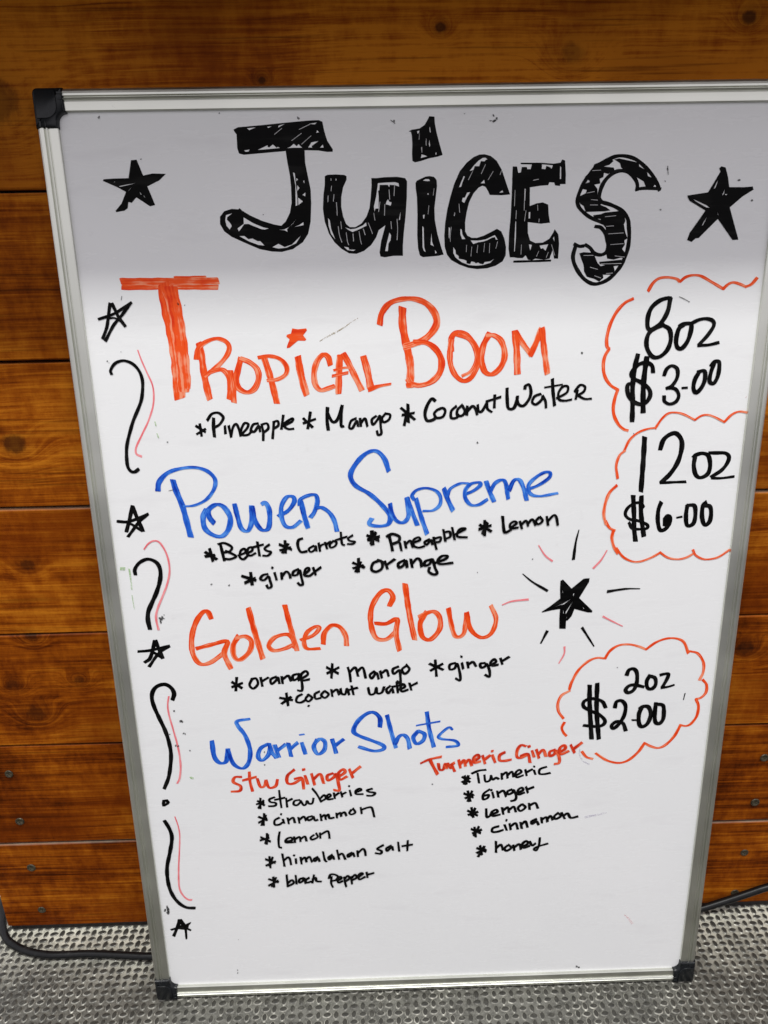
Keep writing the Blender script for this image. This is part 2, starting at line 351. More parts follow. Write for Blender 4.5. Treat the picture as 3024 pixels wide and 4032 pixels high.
def alu_mat(axis):
    m, nt, b = mat('brushed_aluminium_' + ('rail' if axis == 'X' else 'stile')); P = obj_vec(nt)
    s = (2, 1600, 1600) if axis == 'X' else (1600, 2, 1600)
    n = noise(nt, mapping(nt, P, s), 1.0, 2); sm_ = noise(nt, P, 14.0, 2)
    sc_ = noise(nt, mapping(nt, P, (60, 60, 60)), 1.0, 5, 0.7)
    f = math_n(nt, 'ADD', math_n(nt, 'MULTIPLY', n, 0.10), math_n(nt, 'MULTIPLY', sm_, 0.90))
    c = ramp(nt, f, [(0.35, (0.60, 0.61, 0.55)), (0.65, (0.72, 0.73, 0.66))])
    c = mixc(nt, ramp(nt, sc_, [(0.70, (0, 0, 0)), (0.78, (0.5, 0.5, 0.5))]), c, (0.22, 0.21, 0.19, 1))
    L(nt, c, b.inputs['Base Color']); b.inputs['Metallic'].default_value = 1.0
    L(nt, ramp(nt, f, [(0.3, (0.33, 0.33, 0.33)), (0.7, (0.41, 0.41, 0.41))]), b.inputs['Roughness'])
    return m
ALUX, ALUY = alu_mat('X'), alu_mat('Y')
PROF = [(0.0, -0.0200), (0.0, -0.0042), (0.0004, -0.0026), (0.0013, -0.0012), (0.0026, -0.0004), (0.0042, 0.0), (0.0056, -0.0001), (0.0060, -0.0008), (0.0064, -0.0013), (0.0068, -0.0012),
        (0.0071, -0.0003), (0.0078, 0.0003), (0.0085, -0.0003), (0.0088, -0.0013), (0.0092, -0.0014), (0.0096, -0.0010), (0.0102, -0.0009), (0.0158, -0.0009), (0.0164, -0.0014), (0.0164, -0.0075), (0.0164, -0.0200)]
def rail(side, m):
    bm = bmesh.new(); a, b_ = 0.019, (BW if side in 'TB' else BH) - 0.019
    rows = []
    for s in (a, (a + b_) / 2, b_):
        row = []
        for (d, h) in PROF:
            if side == 'T': p = B(s, -d, h)
            if side == 'B': p = B(s, -BH + d, h)
            if side == 'L': p = B(d, -s, h)
            if side == 'R': p = B(BW - d, -s, h)
            row.append(bm.verts.new(p))
        rows.append(row)
    n = len(PROF)
    for r0, r1 in zip(rows, rows[1:]):
        for k in range(n): bm.faces.new((r0[k], r1[k], r1[(k + 1) % n], r0[(k + 1) % n]))
    bm.faces.new(rows[0]); bm.faces.new(rows[-1])
    ob = from_bm('frame_rail', bm, m, root, True)
    es = ob.modifiers.new('edges', 'EDGE_SPLIT'); es.split_angle = R(16)
    return ob
rail('T', ALUX); rail('B', ALUX); rail('L', ALUY); rail('R', ALUY)

m, nt, b = mat('black_plastic'); P = obj_vec(nt)
nn = noise(nt, P, 200.0, 3)
L(nt, mixc(nt, nn, (0.004, 0.005, 0.006, 1), (0.009, 0.011, 0.013, 1)), b.inputs['Base Color']); b.inputs['Roughness'].default_value = 0.25; b.inputs['Specular IOR Level'].default_value = 0.30
bump(nt, b, noise(nt, P, 900.0, 2), 0.06, 0.0002)
PLASTIC = m
def cap(cx, cy, mx, my):
    # outline in mm from the outer corner
    o = []
    for k in range(7):
        a = math.pi + (math.pi / 2) * k / 6; o.append((4.2 + 4.2 * math.cos(a), 4.2 + 4.2 * math.sin(a)))
    o += [(23.4, 0), (23.6, 1), (24.2, 16.8)]
    for k in range(7):
        a = math.pi / 2 * k / 6; o.append((24.0 - 7.0 * math.sin(a) + 0.0, 24.6 - 7.0 * math.cos(a)))
    o += [(16.9, 28.2), (1, 28.4), (0, 28.4)]
    bm = bmesh.new()
    def P3(x, y, z): return B(cx + mx * x / 1000, cy - my * y / 1000, z)
    def off(d):     # shrink towards the middle of the L for the eased top edge
        res = []; n = len(o)
        for i in range(n):
            a = Vector(o[i - 1]); c = Vector(o[i]); e_ = Vector(o[(i + 1) % n])
            t1 = (c - a).normalized(); t2 = (e_ - c).normalized(); nn_ = Vector((-(t1 + t2).y, (t1 + t2).x))
            if nn_.length < 1e-6: nn_ = Vector((-t1.y, t1.x))
            nn_.normalize(); res.append((c.x + nn_.x * d, c.y + nn_.y * d))
        return res
    levels = [(0.0, -0.0203), (0.0, -0.0022), (0.30, -0.0006), (0.9, 0.0006), (1.9, 0.0012)]
    rings = [[bm.verts.new(P3(x, y, z)) for (x, y) in off(d)] for d, z in levels]
    n = len(o)
    for a, c in zip(rings, rings[1:]):
        for k in range(n): bm.faces.new((a[k], a[(k + 1) % n], c[(k + 1) % n], c[k]))
    bm.faces.new(rings[0]); bm.faces.new(rings[-1])
    # raised rounded pad: edge shows as a fine curved line
    pad = [(2.2, 2.2), (18.5, 2.2)] + [(18.5 - 9.5 * (1 - math.cos(math.pi / 2 * k / 8)), 12.5 + 9.0 * math.sin(math.pi / 2 * k / 8)) for k in range(9)] + [(2.2, 21.5)]
    cxp = sum(p[0] for p in pad) / len(pad); cyp = sum(p[1] for p in pad) / len(pad)
    pr = []
    for sc_, z in ((1.0, 0.0008), (0.985, 0.0017), (0.95, 0.0020)):
        pr.append([bm.verts.new(P3(cxp + (x - cxp) * sc_, cyp + (y - cyp) * sc_, z)) for x, y in pad])
    for a, c in zip(pr, pr[1:]):
        for k in range(len(pad)): bm.faces.new((a[k], a[(k + 1) % len(pad)], c[(k + 1) % len(pad)], c[k]))
    bm.faces.new(pr[-1])
    # two small latch nubs next to the rails
    for (x0, x1, y0, y1) in ((19.2, 23.2, 3.2, 5.0), (19.2, 23.2, 7.6, 8.6), (3.2, 5.0, 23.2, 27.4), (7.6, 8.6, 23.2, 27.4)):
        q0, q1 = P3(x0, y0, .0009), P3(x1, y1, .0017)
        bm_box(bm, min(q0.x, q1.x), max(q0.x, q1.x), min(q0.y, q1.y), max(q0.y, q1.y), q0.z, q1.z, 0.0002, 1)
    ob = from_bm('corner_cap', bm, PLASTIC, root, True)
    es = ob.modifiers.new('edges', 'EDGE_SPLIT'); es.split_angle = R(40)
    return ob
cap(0, 0, 1, 1); cap(BW, 0, -1, 1); cap(0, -BH, 1, -1); cap(BW, -BH, -1, -1)

# writing surface
m, nt, b = mat('white_lacquer'); P = obj_vec(nt)
n1 = noise(nt, P, 5.0, 4); n2 = noise(nt, P, 60.0, 4, 0.7); n3 = noise(nt, mapping(nt, P, (14, 60, 1)), 1.0, 4, 0.6)
c = ramp(nt, n1, [(0.35, (0.775, 0.785, 0.78)), (0.65, (0.80, 0.805, 0.80))])
c = mixc(nt, ramp(nt, n3, [(0.56, (0, 0, 0)), (0.80, (0.30, 0.30, 0.30))]), c, (0.62, 0.61, 0.62, 1))
c = mixc(nt, ramp(nt, n2, [(0.66, (0, 0, 0)), (0.82, (0.35, 0.35, 0.35))]), c, (0.60, 0.60, 0.59, 1))
L(nt, c, b.inputs['Base Color']); L(nt, ramp(nt, n3, [(0.35, (0.20, 0.20, 0.20)), (0.7, (0.34, 0.34, 0.34))]), b.inputs['Roughness']); b.inputs['Specular IOR Level'].default_value = 0.45
bump(nt, b, noise(nt, P, 500.0, 2), 0.02, 0.0002)
WHITE = m
ZB = -0.0040
bm = bmesh.new(); p0, p1 = B(0.008, -BH + 0.008, ZB - 0.008), B(BW - 0.008, -0.008, ZB)
bm_box(bm, p0.x, p1.x, p0.y, p1.y, p0.z, p1.z)
panel = from_bm('writing_surface', bm, WHITE, root)

# marker inks
def ink_mat(name, dark, base, light, gloss=0.35, streak=0.5, soft=None, fade=0.12):
    m, nt, b = mat(name); uv = N(nt, 'ShaderNodeUVMap'); uv.uv_map = 'UVMap'
    s1 = noise(nt, mapping(nt, uv.outputs[0], (0.022, 4.0, 1)), 1.0, 2, 0.5)
    s2 = noise(nt, mapping(nt, uv.outputs[0], (0.09, 0.9, 1), (3.3, 1.7, 0)), 1.0, 2, 0.5)
    f = math_n(nt, 'ADD', math_n(nt, 'MULTIPLY', s1, streak), math_n(nt, 'MULTIPLY', s2, 1 - streak))
    al = N(nt, 'ShaderNodeAttribute'); al.attribute_name = 'along'
    f = math_n(nt, 'ADD', f, math_n(nt, 'MULTIPLY', math_n(nt, 'SUBTRACT', al.outputs['Fac'], 0.42), fade))
    L(nt, ramp(nt, f, [(0.39, dark), (0.47, base), (0.53, base), (0.61, light)]), b.inputs['Base Color'])
    b.inputs['Roughness'].default_value = gloss; b.inputs['Specular IOR Level'].default_value = 0.045 if name.startswith('black') else 0.12
    if soft:
        P = obj_vec(nt); a = noise(nt, P, soft[0], 4, 0.7)
        L(nt, ramp(nt, a, [(soft[1], (0, 0, 0)), (soft[2], (soft[3],) * 3)]), b.inputs['Alpha'])
    return m
INK = {
 'black': ink_mat('black_ink', (0.0018, 0.0018, 0.0018), (0.0028, 0.0028, 0.0028), (0.009, 0.009, 0.0085), 0.32),
 'red': ink_mat('orange_red_ink', (0.68, 0.036, 0.005), (0.80, 0.082, 0.012), (0.84, 0.29, 0.16), 0.35, 0.6),
 'red2': ink_mat('red_ink', (0.46, 0.022, 0.008), (0.66, 0.045, 0.012), (0.78, 0.13, 0.05), 0.35, 0.4),
 'blue': ink_mat('blue_ink', (0.004, 0.036, 0.36), (0.018, 0.115, 0.57), (0.08, 0.26, 0.72), 0.35, 0.4),
 'pink': ink_mat('pale_red_ink', (0.70, 0.10, 0.12), (0.80, 0.21, 0.23), (0.84, 0.34, 0.35), 0.4),
 'rose': ink_mat('faint_red_smear', (0.75, 0.30, 0.32), (0.80, 0.40, 0.42), (0.82, 0.5, 0.5), 0.5, 0.5, (900.0, 0.42, 0.62, 0.6)),
 'green': ink_mat('green_smear', (0.30, 0.50, 0.22), (0.36, 0.55, 0.26), (0.45, 0.60, 0.36), 0.5, 0.5, (700.0, 0.34, 0.60, 0.8)),
 'brown': ink_mat('brown_scuff', (0.30, 0.24, 0.15), (0.40, 0.34, 0.23), (0.5, 0.45, 0.35), 0.6, 0.5, (900.0, 0.42, 0.60, 0.8)),
 'lilac': ink_mat('lilac_smear', (0.50, 0.47, 0.60), (0.55, 0.52, 0.63), (0.6, 0.58, 0.66), 0.5, 0.5, (500.0, 0.40, 0.65, 0.7)),
 'sliver': ink_mat('bare_board_sliver', (0.30, 0.30, 0.30), (0.50, 0.50, 0.50), (0.66, 0.66, 0.66), 0.35),
 'speck': ink_mat('ink_speck', (0.01, 0.01, 0.01), (0.02, 0.02, 0.02), (0.05, 0.05, 0.05), 0.6, 0.5, (1500.0, 0.30, 0.50, 0.85)),
}
CT_D, CT_Z = 0.148, 1.0
INK_DATA = [
('lettering', 'large hand drawn black capitals JUICES with scribbled fill', 'black',
 'P1510 -301 1545 -285 1736 -272 1928 -257 2100 -245 2177 -243 2205 -255 2217 -320 2238 -390 2279 -451 2278 -469 2234 -470 2167 -459 2057 -455 1907 -459 1742 -470 1578 -481 1540 -471 1529 -432 1531 -336 1518 -319/1581 -449 1625 -445 1616 -458 1593 -460/1690 -447 1769 -415 1768 -427 1780 -431 1810 -410 1837 -434 1849 -428 1865 -436 1800 -441 1727 -446/1918 -438 1944 -430 1974 -408 1997 -426 2011 -411 2039 -437 1976 -436/2086 -436 2113 -400 2169 -391 2114 -426 2117 -437/2179 -438 2202 -416 2207 -438/1614 -293 1633 -306 1684 -288 1640 -291/1772 -285 1783 -293 1808 -281/1858 -292 1911 -266 1863 -278/2101 -268 2162 -260 2145 -273/2163 -313 2175 -329 2153 -334;P1907 -453 1917 -543 1931 -632 1936 -722 1934 -839 1916 -912 1878 -976 1841 -1007 1787 -997 1690 -968 1595 -925 1534 -888 1515 -869 1505 -878 1451 -874 1391 -890 1353 -931 1349 -986 1379 -1042 1435 -1084 1531 -1128 1656 -1182 1755 -1202 1835 -1206 1926 -1186 2008 -1136 2056 -1071 2080 -979 2091 -842 2091 -742 2072 -634 2057 -545 2057 -455/1402 -920 1453 -907 1411 -936 1406 -954 1425 -972 1438 -992 1442 -1003 1423 -1029 1400 -999 1393 -960/1542 -939 1617 -984 1697 -1017 1740 -1026 1705 -1033 1680 -1030 1623 -1008 1575 -988 1543 -990 1507 -1034 1495 -1044 1488 -1020 1540 -987/1498 -1080 1538 -1079 1569 -1104 1603 -1100 1643 -1121 1664 -1120 1696 -1155 1649 -1150 1576 -1123/1759 -1168 1810 -1143 1859 -1169 1919 -1151 1995 -1085 1954 -1142 1875 -1174 1808 -1180/1821 -1037 1865 -1041 1889 -1054 1886 -1033 1938 -991 1967 -957 1943 -983 1904 -1018 1861 -1036/2021 -1005 2022 -982 1982 -1006 1942 -1018/1957 -613 1971 -619 1976 -709 1982 -785 1980 -854 1965 -861 1971 -709/1981 -655 1994 -665 1981 -679/1986 -707 2003 -728 1983 -752/1988 -798 2025 -828 1987 -855/2024 -779 2048 -762 2046 -790/2034 -680 2044 -696 2043 -671;P2208 -645 2228 -635 2296 -633 2364 -638 2381 -648 2380 -674 2351 -728 2334 -800 2331 -873 2344 -946 2366 -1002 2395 -1026 2440 -1027 2491 -1000 2532 -949 2558 -886 2570 -804 2579 -713 2578 -664 2617 -665 2686 -659 2783 -658 2847 -668 2863 -691 2860 -808 2849 -945 2832 -1084 2824 -1178 2824 -1253 2745 -1252 2674 -1262 2639 -1255 2633 -1222 2647 -1137 2684 -1017 2629 -1053 2607 -1108 2566 -1164 2505 -1210 2444 -1231 2384 -1227 2325 -1193 2267 -1140 2225 -1074 2194 -981 2183 -889 2192 -780 2205 -708/2630 -702 2684 -699 2766 -697 2795 -705 2799 -730 2766 -719 2725 -715 2720 -733 2708 -716 2644 -715 2640 -753 2630 -760 2634 -799 2632 -890 2606 -890 2597 -913 2594 -874 2614 -798/2708 -821 2720 -842 2737 -845 2730 -870 2689 -859 2696 -839/2716 -1073 2729 -1093 2724 -1132 2707 -1156 2701 -1215 2679 -1214 2692 -1155/2343 -1175 2378 -1180 2386 -1198 2438 -1199 2419 -1209 2369 -1200/2357 -1028 2400 -1042 2442 -1038 2501 -1015 2528 -992 2531 -1017 2501 -1031 2467 -1045 2416 -1064 2383 -1047/2221 -954 2235 -973 2243 -1036 2274 -1119 2241 -1075 2223 -1012/2810 -915 2803 -977 2793 -979 2801 -946/2256 -653 2260 -676 2254 -678/2295 -658 2301 -673 2293 -679;P2879 -333 2903 -321 2964 -313 3004 -289 3031 -247 3041 -228 3082 -231 3085 -278 3099 -345 3126 -437 3147 -505 3106 -517 3038 -528 2976 -546 2928 -555 2907 -545 2904 -495 2907 -422 2903 -361 2896 -336/2945 -333 2963 -328 2962 -340 2950 -351/3042 -303 3048 -310 3053 -345 3045 -337/2980 -498 3008 -506 3025 -513 2975 -524/3088 -499 3096 -483 3099 -501/3013 -401 3018 -400 3018 -430 3014 -430/3042 -393 3048 -434 3042 -447 3038 -424/2977 -444 2984 -454 2978 -475;P2931 -705 2941 -689 2976 -674 3010 -660 3044 -656 3079 -663 3099 -685 3103 -730 3093 -812 3082 -895 3086 -985 3107 -1090 3135 -1182 3158 -1249 3114 -1258 3044 -1263 2987 -1266 2963 -1252 2949 -1199 2942 -1100 2945 -938 2941 -809 2932 -746/2988 -690 3011 -678 3037 -679 3048 -691 3029 -694 3000 -690/2984 -1027 2995 -1041 2996 -1107 2999 -1190 3011 -1228 2996 -1217 2986 -1190 2985 -1107/3058 -1079 3063 -1148 3072 -1171 3079 -1184 3051 -1171/3088 -1212 3103 -1235 3088 -1240/3026 -783 3035 -783 3034 -794 3027 -794/2990 -944 3004 -942 2998 -974 2991 -968;P3693 -802 3625 -807 3528 -803 3514 -774 3492 -742 3468 -734 3437 -747 3396 -791 3363 -854 3343 -931 3332 -1009 3334 -1074 3352 -1107 3388 -1124 3430 -1125 3486 -1109 3541 -1084 3593 -1058 3629 -1079 3655 -1132 3671 -1198 3670 -1264 3646 -1310 3590 -1343 3519 -1362 3434 -1367 3363 -1356 3292 -1331 3221 -1293 3185 -1249 3167 -1189 3163 -1104 3170 -1006 3186 -909 3210 -814 3240 -719 3284 -625 3338 -564 3392 -524 3440 -506 3480 -504 3529 -517 3577 -552 3620 -618 3650 -694 3672 -751/3468 -530 3488 -530 3505 -541 3491 -545 3481 -556 3452 -553 3440 -590 3404 -589 3393 -618 3363 -624 3400 -581 3435 -549/3316 -660 3326 -664 3307 -706 3297 -739 3280 -742 3300 -696/3453 -716 3481 -690 3487 -716/3310 -821 3328 -819 3345 -783 3370 -779 3346 -816 3323 -860 3304 -848/3605 -787 3630 -770 3636 -785/3294 -1054 3305 -1060 3312 -1099 3336 -1132 3309 -1133 3294 -1093/3379 -1144 3442 -1146 3501 -1138 3577 -1106 3603 -1144 3584 -1139 3578 -1122 3554 -1125 3519 -1143 3484 -1154 3443 -1159 3401 -1172/3238 -1193 3256 -1218 3259 -1246 3283 -1263 3283 -1283 3325 -1291 3348 -1301 3348 -1321 3378 -1327 3388 -1306 3413 -1312 3425 -1322 3443 -1315 3458 -1325 3485 -1331 3498 -1313 3544 -1308 3575 -1290 3544 -1320 3485 -1336 3426 -1340 3366 -1334 3306 -1310 3258 -1275 3238 -1240/3199 -1041 3210 -1046 3205 -1129 3200 -1117/3245 -932 3250 -932 3247 -956 3242 -956;P3708 -596 3742 -597 3753 -644 3774 -640 3781 -601 3820 -602 3825 -617 3851 -618 3860 -584 3772 -581 3769 -570 3930 -572 4034 -581 4089 -574 4101 -551 4125 -559 4136 -657 4138 -732 4094 -732 4095 -745 4054 -741 4045 -719 4006 -717 3998 -738 3937 -741 3851 -752 3855 -891 3908 -872 3960 -865 4004 -882 4012 -958 4026 -1019 3950 -1026 3844 -1012 3847 -1094 3867 -1152 3912 -1173 3973 -1170 4025 -1142 4054 -1097 4066 -1069 4098 -1110 4108 -1181 4105 -1297 4072 -1296 4057 -1230 4034 -1296 3988 -1303 3916 -1294 3890 -1306 3855 -1301 3836 -1267 3810 -1288 3770 -1287 3739 -1281 3705 -1280 3692 -1215 3693 -1091 3702 -970 3706 -809 3706 -651/3941 -584 3941 -617 3970 -620 3977 -596 4012 -608 4018 -619 4029 -592/4087 -597 4096 -609 4100 -692 4090 -696/3742 -1004 3748 -1007 3750 -1131 3744 -1235 3739 -1236 3740 -1096/3859 -1182 3883 -1186 3872 -1232/3947 -1193 4018 -1184 3998 -1234 3976 -1213 3960 -1218/4055 -1139 4064 -1124 4069 -1164/3849 -936 3861 -936 3861 -984 3849 -984/3813 -763 3818 -763 3816 -850 3811 -850;S20,20,3740 -1314 3873 -1313 4042 -1311;S32,32,4721 -785 4717 -737 4687 -689 4641 -653 4580 -640 4520 -655 4463 -702 4428 -764 4416 -836 4435 -868;S33,33,4426 -868 4520 -894 4611 -940 4661 -1001 4675 -1067 4684 -1149 4674 -1248 4633 -1356 4567 -1440 4490 -1489 4410 -1501 4336 -1465 4278 -1401 4239 -1333 4228 -1274 4245 -1204;S31,31,4902 -788 4883 -748 4834 -676 4758 -604 4677 -552 4572 -531 4487 -549 4387 -602 4315 -680 4271 -754 4243 -833 4247 -889 4287 -938 4360 -988 4463 -1028;S32,32,4399 -1054 4444 -1063 4482 -1105 4501 -1154 4515 -1204 4501 -1254 4458 -1274 4403 -1260 4365 -1218 4324 -1193;S31,31,4311 -1202 4276 -1204 4235 -1187;S30,30,4712 -777 4807 -772 4908 -780;P4518 -557 4556 -550 4661 -571 4718 -584 4724 -611 4788 -643 4800 -683 4844 -699 4873 -731 4850 -763 4789 -762 4768 -722 4723 -698 4687 -681 4624 -649 4578 -617 4567 -585;P4361 -590 4487 -545 4514 -569 4482 -596 4439 -607 4518 -616 4528 -639 4478 -662 4443 -654 4440 -685 4411 -697 4418 -732 4370 -740 4398 -772 4403 -836 4430 -856 4432 -892 4477 -909 4514 -934 4471 -941 4313 -943 4293 -898 4266 -882 4237 -833 4305 -802 4312 -779 4277 -770 4266 -738 4334 -715 4289 -683 4346 -629;P4376 -968 4437 -961 4471 -949 4602 -939 4630 -968 4643 -1017 4632 -1041 4650 -1107 4671 -1149 4645 -1165 4652 -1198 4632 -1231 4662 -1265 4669 -1307 4628 -1298 4567 -1313 4513 -1304 4501 -1262 4526 -1229 4503 -1163 4483 -1064 4441 -1022 4439 -998 4382 -993;P4448 -1328 4630 -1314 4646 -1357 4571 -1364 4582 -1398 4567 -1431 4486 -1430 4492 -1455 4458 -1484 4416 -1462 4352 -1444 4327 -1402 4320 -1351 4300 -1309 4279 -1258 4314 -1250 4394 -1256 4414 -1294 4435 -1336 4463 -1362 4499 -1354 4453 -1345'),
('drawn_star', 'filled black star left of the title', 'black',
 'P690 -507 734 -504 773 -619 847 -605 953 -609 896 -656 797 -698 844 -836 803 -845 701 -777 660 -817 635 -810 622 -858 595 -874 528 -884 525 -873 579 -820 624 -736 554 -698 451 -653 459 -641 536 -637 656 -636/573 -693 644 -681 709 -673 643 -687 581 -698/644 -730 674 -702 664 -709 647 -724/731 -735 740 -749 746 -759 737 -755/759 -762 772 -780 763 -775/538 -657 548 -661 540 -663'),
('drawn_star', 'filled black star right of the title', 'black',
 'P5134 -832 5300 -811 5384 -659 5371 -635 5387 -620 5422 -629 5448 -694 5469 -775 5593 -777 5659 -773 5670 -796 5586 -846 5490 -927 5591 -1175 5542 -1177 5402 -1013 5258 -1158 5235 -1158 5204 -1186 5164 -1171 5181 -1115 5231 -1042 5293 -948 5157 -874 5139 -849/5181 -859 5300 -909 5328 -928 5295 -923 5208 -878/5373 -720 5360 -742 5343 -788 5357 -777/5434 -787 5432 -822 5415 -839 5425 -816/5439 -825 5458 -827 5458 -834 5441 -832/5312 -995 5290 -1030 5275 -1065 5286 -1056/5392 -957 5404 -986 5397 -980'),
('drawn_star', 'open black star left of Tropical', 'black',
 'S27,27,393 -1584 373 -1657 344 -1768 297 -1864;S28,28,408 -1585 437 -1658 451 -1696 496 -1767;S26,26,283 -1707 417 -1665 568 -1580;S26,26,563 -1584 476 -1681 398 -1761 318 -1883;S18,18,359 -1703 420 -1701 470 -1733'),
('lettering', 'orange red hand written words Tropical Boom', 'red',
 'S74,74,516 -1413 861 -1417 1286 -1421;S55,55,514 -1460 856 -1463 1282 -1471;S40,40,950 -1393 1074 -1394 1195 -1393;S94,94,848 -1455 860 -1640 886 -1866 897 -2076 891 -2359;S94,94,881 -1479 917 -1661 933 -1888 945 -2077 932 -2301;S94,94,908 -1480 930 -1662 946 -1888 949 -2077 945 -2269;S53,53,1095 -1923 1108 -2024 1116 -2174 1132 -2305 1145 -2382;S40,40,1062 -2044 1086 -1960 1156 -1908 1244 -1883 1318 -1906 1347 -1954 1325 -2018 1259 -2091 1190 -2144 1125 -2191;S44,44,1166 -2159 1266 -2140 1317 -2189 1330 -2277 1313 -2386;S44,44,1341 -2157 1357 -2266 1352 -2414;S48,48,1436 -2057 1409 -2137 1386 -2223 1402 -2300 1471 -2337 1539 -2303 1578 -2216 1567 -2140 1511 -2085 1437 -2052;S51,51,1633 -2045 1660 -2142 1686 -2251 1707 -2361 1719 -2428;S39,39,1590 -2046 1667 -2035 1763 -2058 1820 -2124 1811 -2189 1742 -2231 1654 -2240;P1886 -1812 1934 -1820 2004 -1814 2009 -1830 1975 -1871 2000 -1904 1989 -1916 1929 -1913 1856 -1970 1831 -1974 1835 -1953 1859 -1901 1833 -1879 1838 -1863 1873 -1854;S55,55,1922 -2053 1933 -2148 1952 -2257 1978 -2362;S46,46,2193 -2115 2178 -2056 2136 -2034 2084 -2086 2052 -2183 2059 -2281 2101 -2331 2157 -2321 2218 -2301;S51,51,2279 -2047 2268 -2155 2255 -2356;S48,48,2311 -2032 2352 -2113 2403 -2223 2455 -2333;S26,26,2224 -2165 2307 -2147 2356 -2146;S33,33,2211 -2213 2338 -2189;S55,55,2479 -2062 2509 -2181 2533 -2318;S51,24,2522 -2335 2600 -2309 2706 -2292;S60,60,2815 -1670 2814 -1789 2833 -1910 2858 -2022 2878 -2155 2873 -2301;S45,63,2623 -1790 2640 -1706 2703 -1629 2795 -1596 2908 -1593 3010 -1629 3082 -1705 3103 -1785 3072 -1854 2999 -1923 2916 -1957 2832 -1981;S52,52,2916 -1942 3020 -1954 3103 -2016 3145 -2109 3125 -2212 3051 -2283 2956 -2308 2882 -2290 2856 -2253;S53,53,2866 -2300 2871 -2316;S44,44,3229 -2019 3228 -1917 3279 -1868 3363 -1900 3438 -2003 3452 -2126 3410 -2239 3336 -2279 3262 -2225 3219 -2121 3218 -1998 3228 -1938;S31,31,3269 -1893 3374 -1930 3433 -2023 3440 -2115 3399 -2197 3325 -2235;S48,48,3550 -1888 3500 -1984 3486 -2096 3515 -2199 3579 -2227 3651 -2171 3685 -2069 3656 -1956 3592 -1904 3530 -1903;S54,54,3766 -1877 3785 -2010 3799 -2221;S45,45,3779 -1883 3834 -1970 3911 -2068;S47,47,3906 -2068 3949 -1972 3989 -1862;S48,48,3995 -1857 4019 -2014 4057 -2226'),
('drawn_cloud', 'orange red scalloped outline around the eight ounce price', 'red',
 'S26,26,4877 -1565 4912 -1503 4961 -1467 5031 -1460 5103 -1473 5136 -1495;S25,25,5140 -1495 5181 -1462 5241 -1447 5313 -1456 5406 -1504 5509 -1560;S26,26,5509 -1560 5549 -1523 5592 -1511 5647 -1525 5698 -1547;S27,27,5698 -1547 5745 -1527 5785 -1479;S27,27,4754 -1626 4686 -1659 4620 -1734 4574 -1836 4554 -1939 4559 -2008 4579 -2031;S27,27,4579 -2035 4547 -2096 4539 -2175 4558 -2264 4609 -2337 4678 -2382;S27,27,4678 -2384 4659 -2456 4651 -2538 4665 -2611 4708 -2686 4757 -2729 4795 -2742'),
('lettering', 'black hand written price 8oz at three dollars', 'black',
 'S39,39,5069 -1628 5038 -1627 4977 -1647 4916 -1701 4891 -1782 4900 -1868 4944 -1875 5011 -1822 5056 -1733 5069 -1628;S39,39,5022 -1844 5083 -1880 5104 -1958 5085 -2045 5027 -2105 4964 -2109 4914 -2050 4896 -1980 4911 -1911 4961 -1869 5031 -1844;S40,40,5201 -1848 5164 -1881 5150 -1968 5165 -2029 5202 -2043 5243 -1996 5267 -1918 5266 -1844 5209 -1839 5167 -1860;S34,34,5267 -1836 5332 -1807 5393 -1800 5449 -1818 5461 -1861 5417 -1938 5353 -2011;S31,31,5345 -2020 5435 -2017 5519 -1999;S43,43,4831 -2088 4813 -2198 4807 -2359 4818 -2496 4826 -2657;S46,46,4910 -2112 4901 -2272 4903 -2407 4917 -2580;S38,38,4975 -2237 4962 -2184 4914 -2156 4843 -2172 4789 -2242 4811 -2288 4882 -2325 4951 -2380 4966 -2444 4925 -2507 4860 -2506 4792 -2459 4764 -2395 4765 -2340 4810 -2332;S34,34,5074 -2266 5092 -2213 5135 -2187 5183 -2215 5190 -2286 5151 -2358 5107 -2379;S33,33,5107 -2376 5181 -2385 5218 -2440 5200 -2495 5147 -2516 5099 -2492 5090 -2447;S26,26,5243 -2379 5285 -2377;S39,39,5377 -2246 5347 -2308 5341 -2380 5368 -2421 5410 -2381 5434 -2309 5422 -2238 5364 -2245;S37,37,5498 -2177 5479 -2257 5478 -2328 5516 -2343 5545 -2276 5544 -2169 5505 -2159 5477 -2194'),
('drawn_cloud', 'orange red scalloped outline around the twelve ounce price', 'red',
 'S21,21,5037 -2726 5087 -2645 5140 -2598 5204 -2591 5279 -2609 5382 -2660;S21,21,5383 -2660 5435 -2625 5491 -2618 5559 -2640 5646 -2684;S22,22,5647 -2684 5704 -2622 5766 -2595 5841 -2605;S22,22,4774 -2926 4816 -2827 4885 -2763 4964 -2732 5037 -2722;S22,22,4735 -3173 4714 -3058 4736 -2966 4782 -2922;S23,23,4770 -3837 4841 -3925 4930 -3972 5008 -3974 5100 -3941 5183 -3893;S23,23,5181 -3888 5255 -3940 5343 -3961 5428 -3949 5503 -3906;S23,23,5489 -3874 5520 -3925 5585 -3963 5654 -3969 5739 -3948 5830 -3883;S26,26,4651 -3573 4694 -3638 4745 -3665;S26,26,4731 -3664 4723 -3739 4747 -3823 4787 -3889;S26,26,4732 -3239 4672 -3303 4638 -3410 4633 -3518 4660 -3604'),
('lettering', 'black hand written price 12oz at six dollars', 'black',
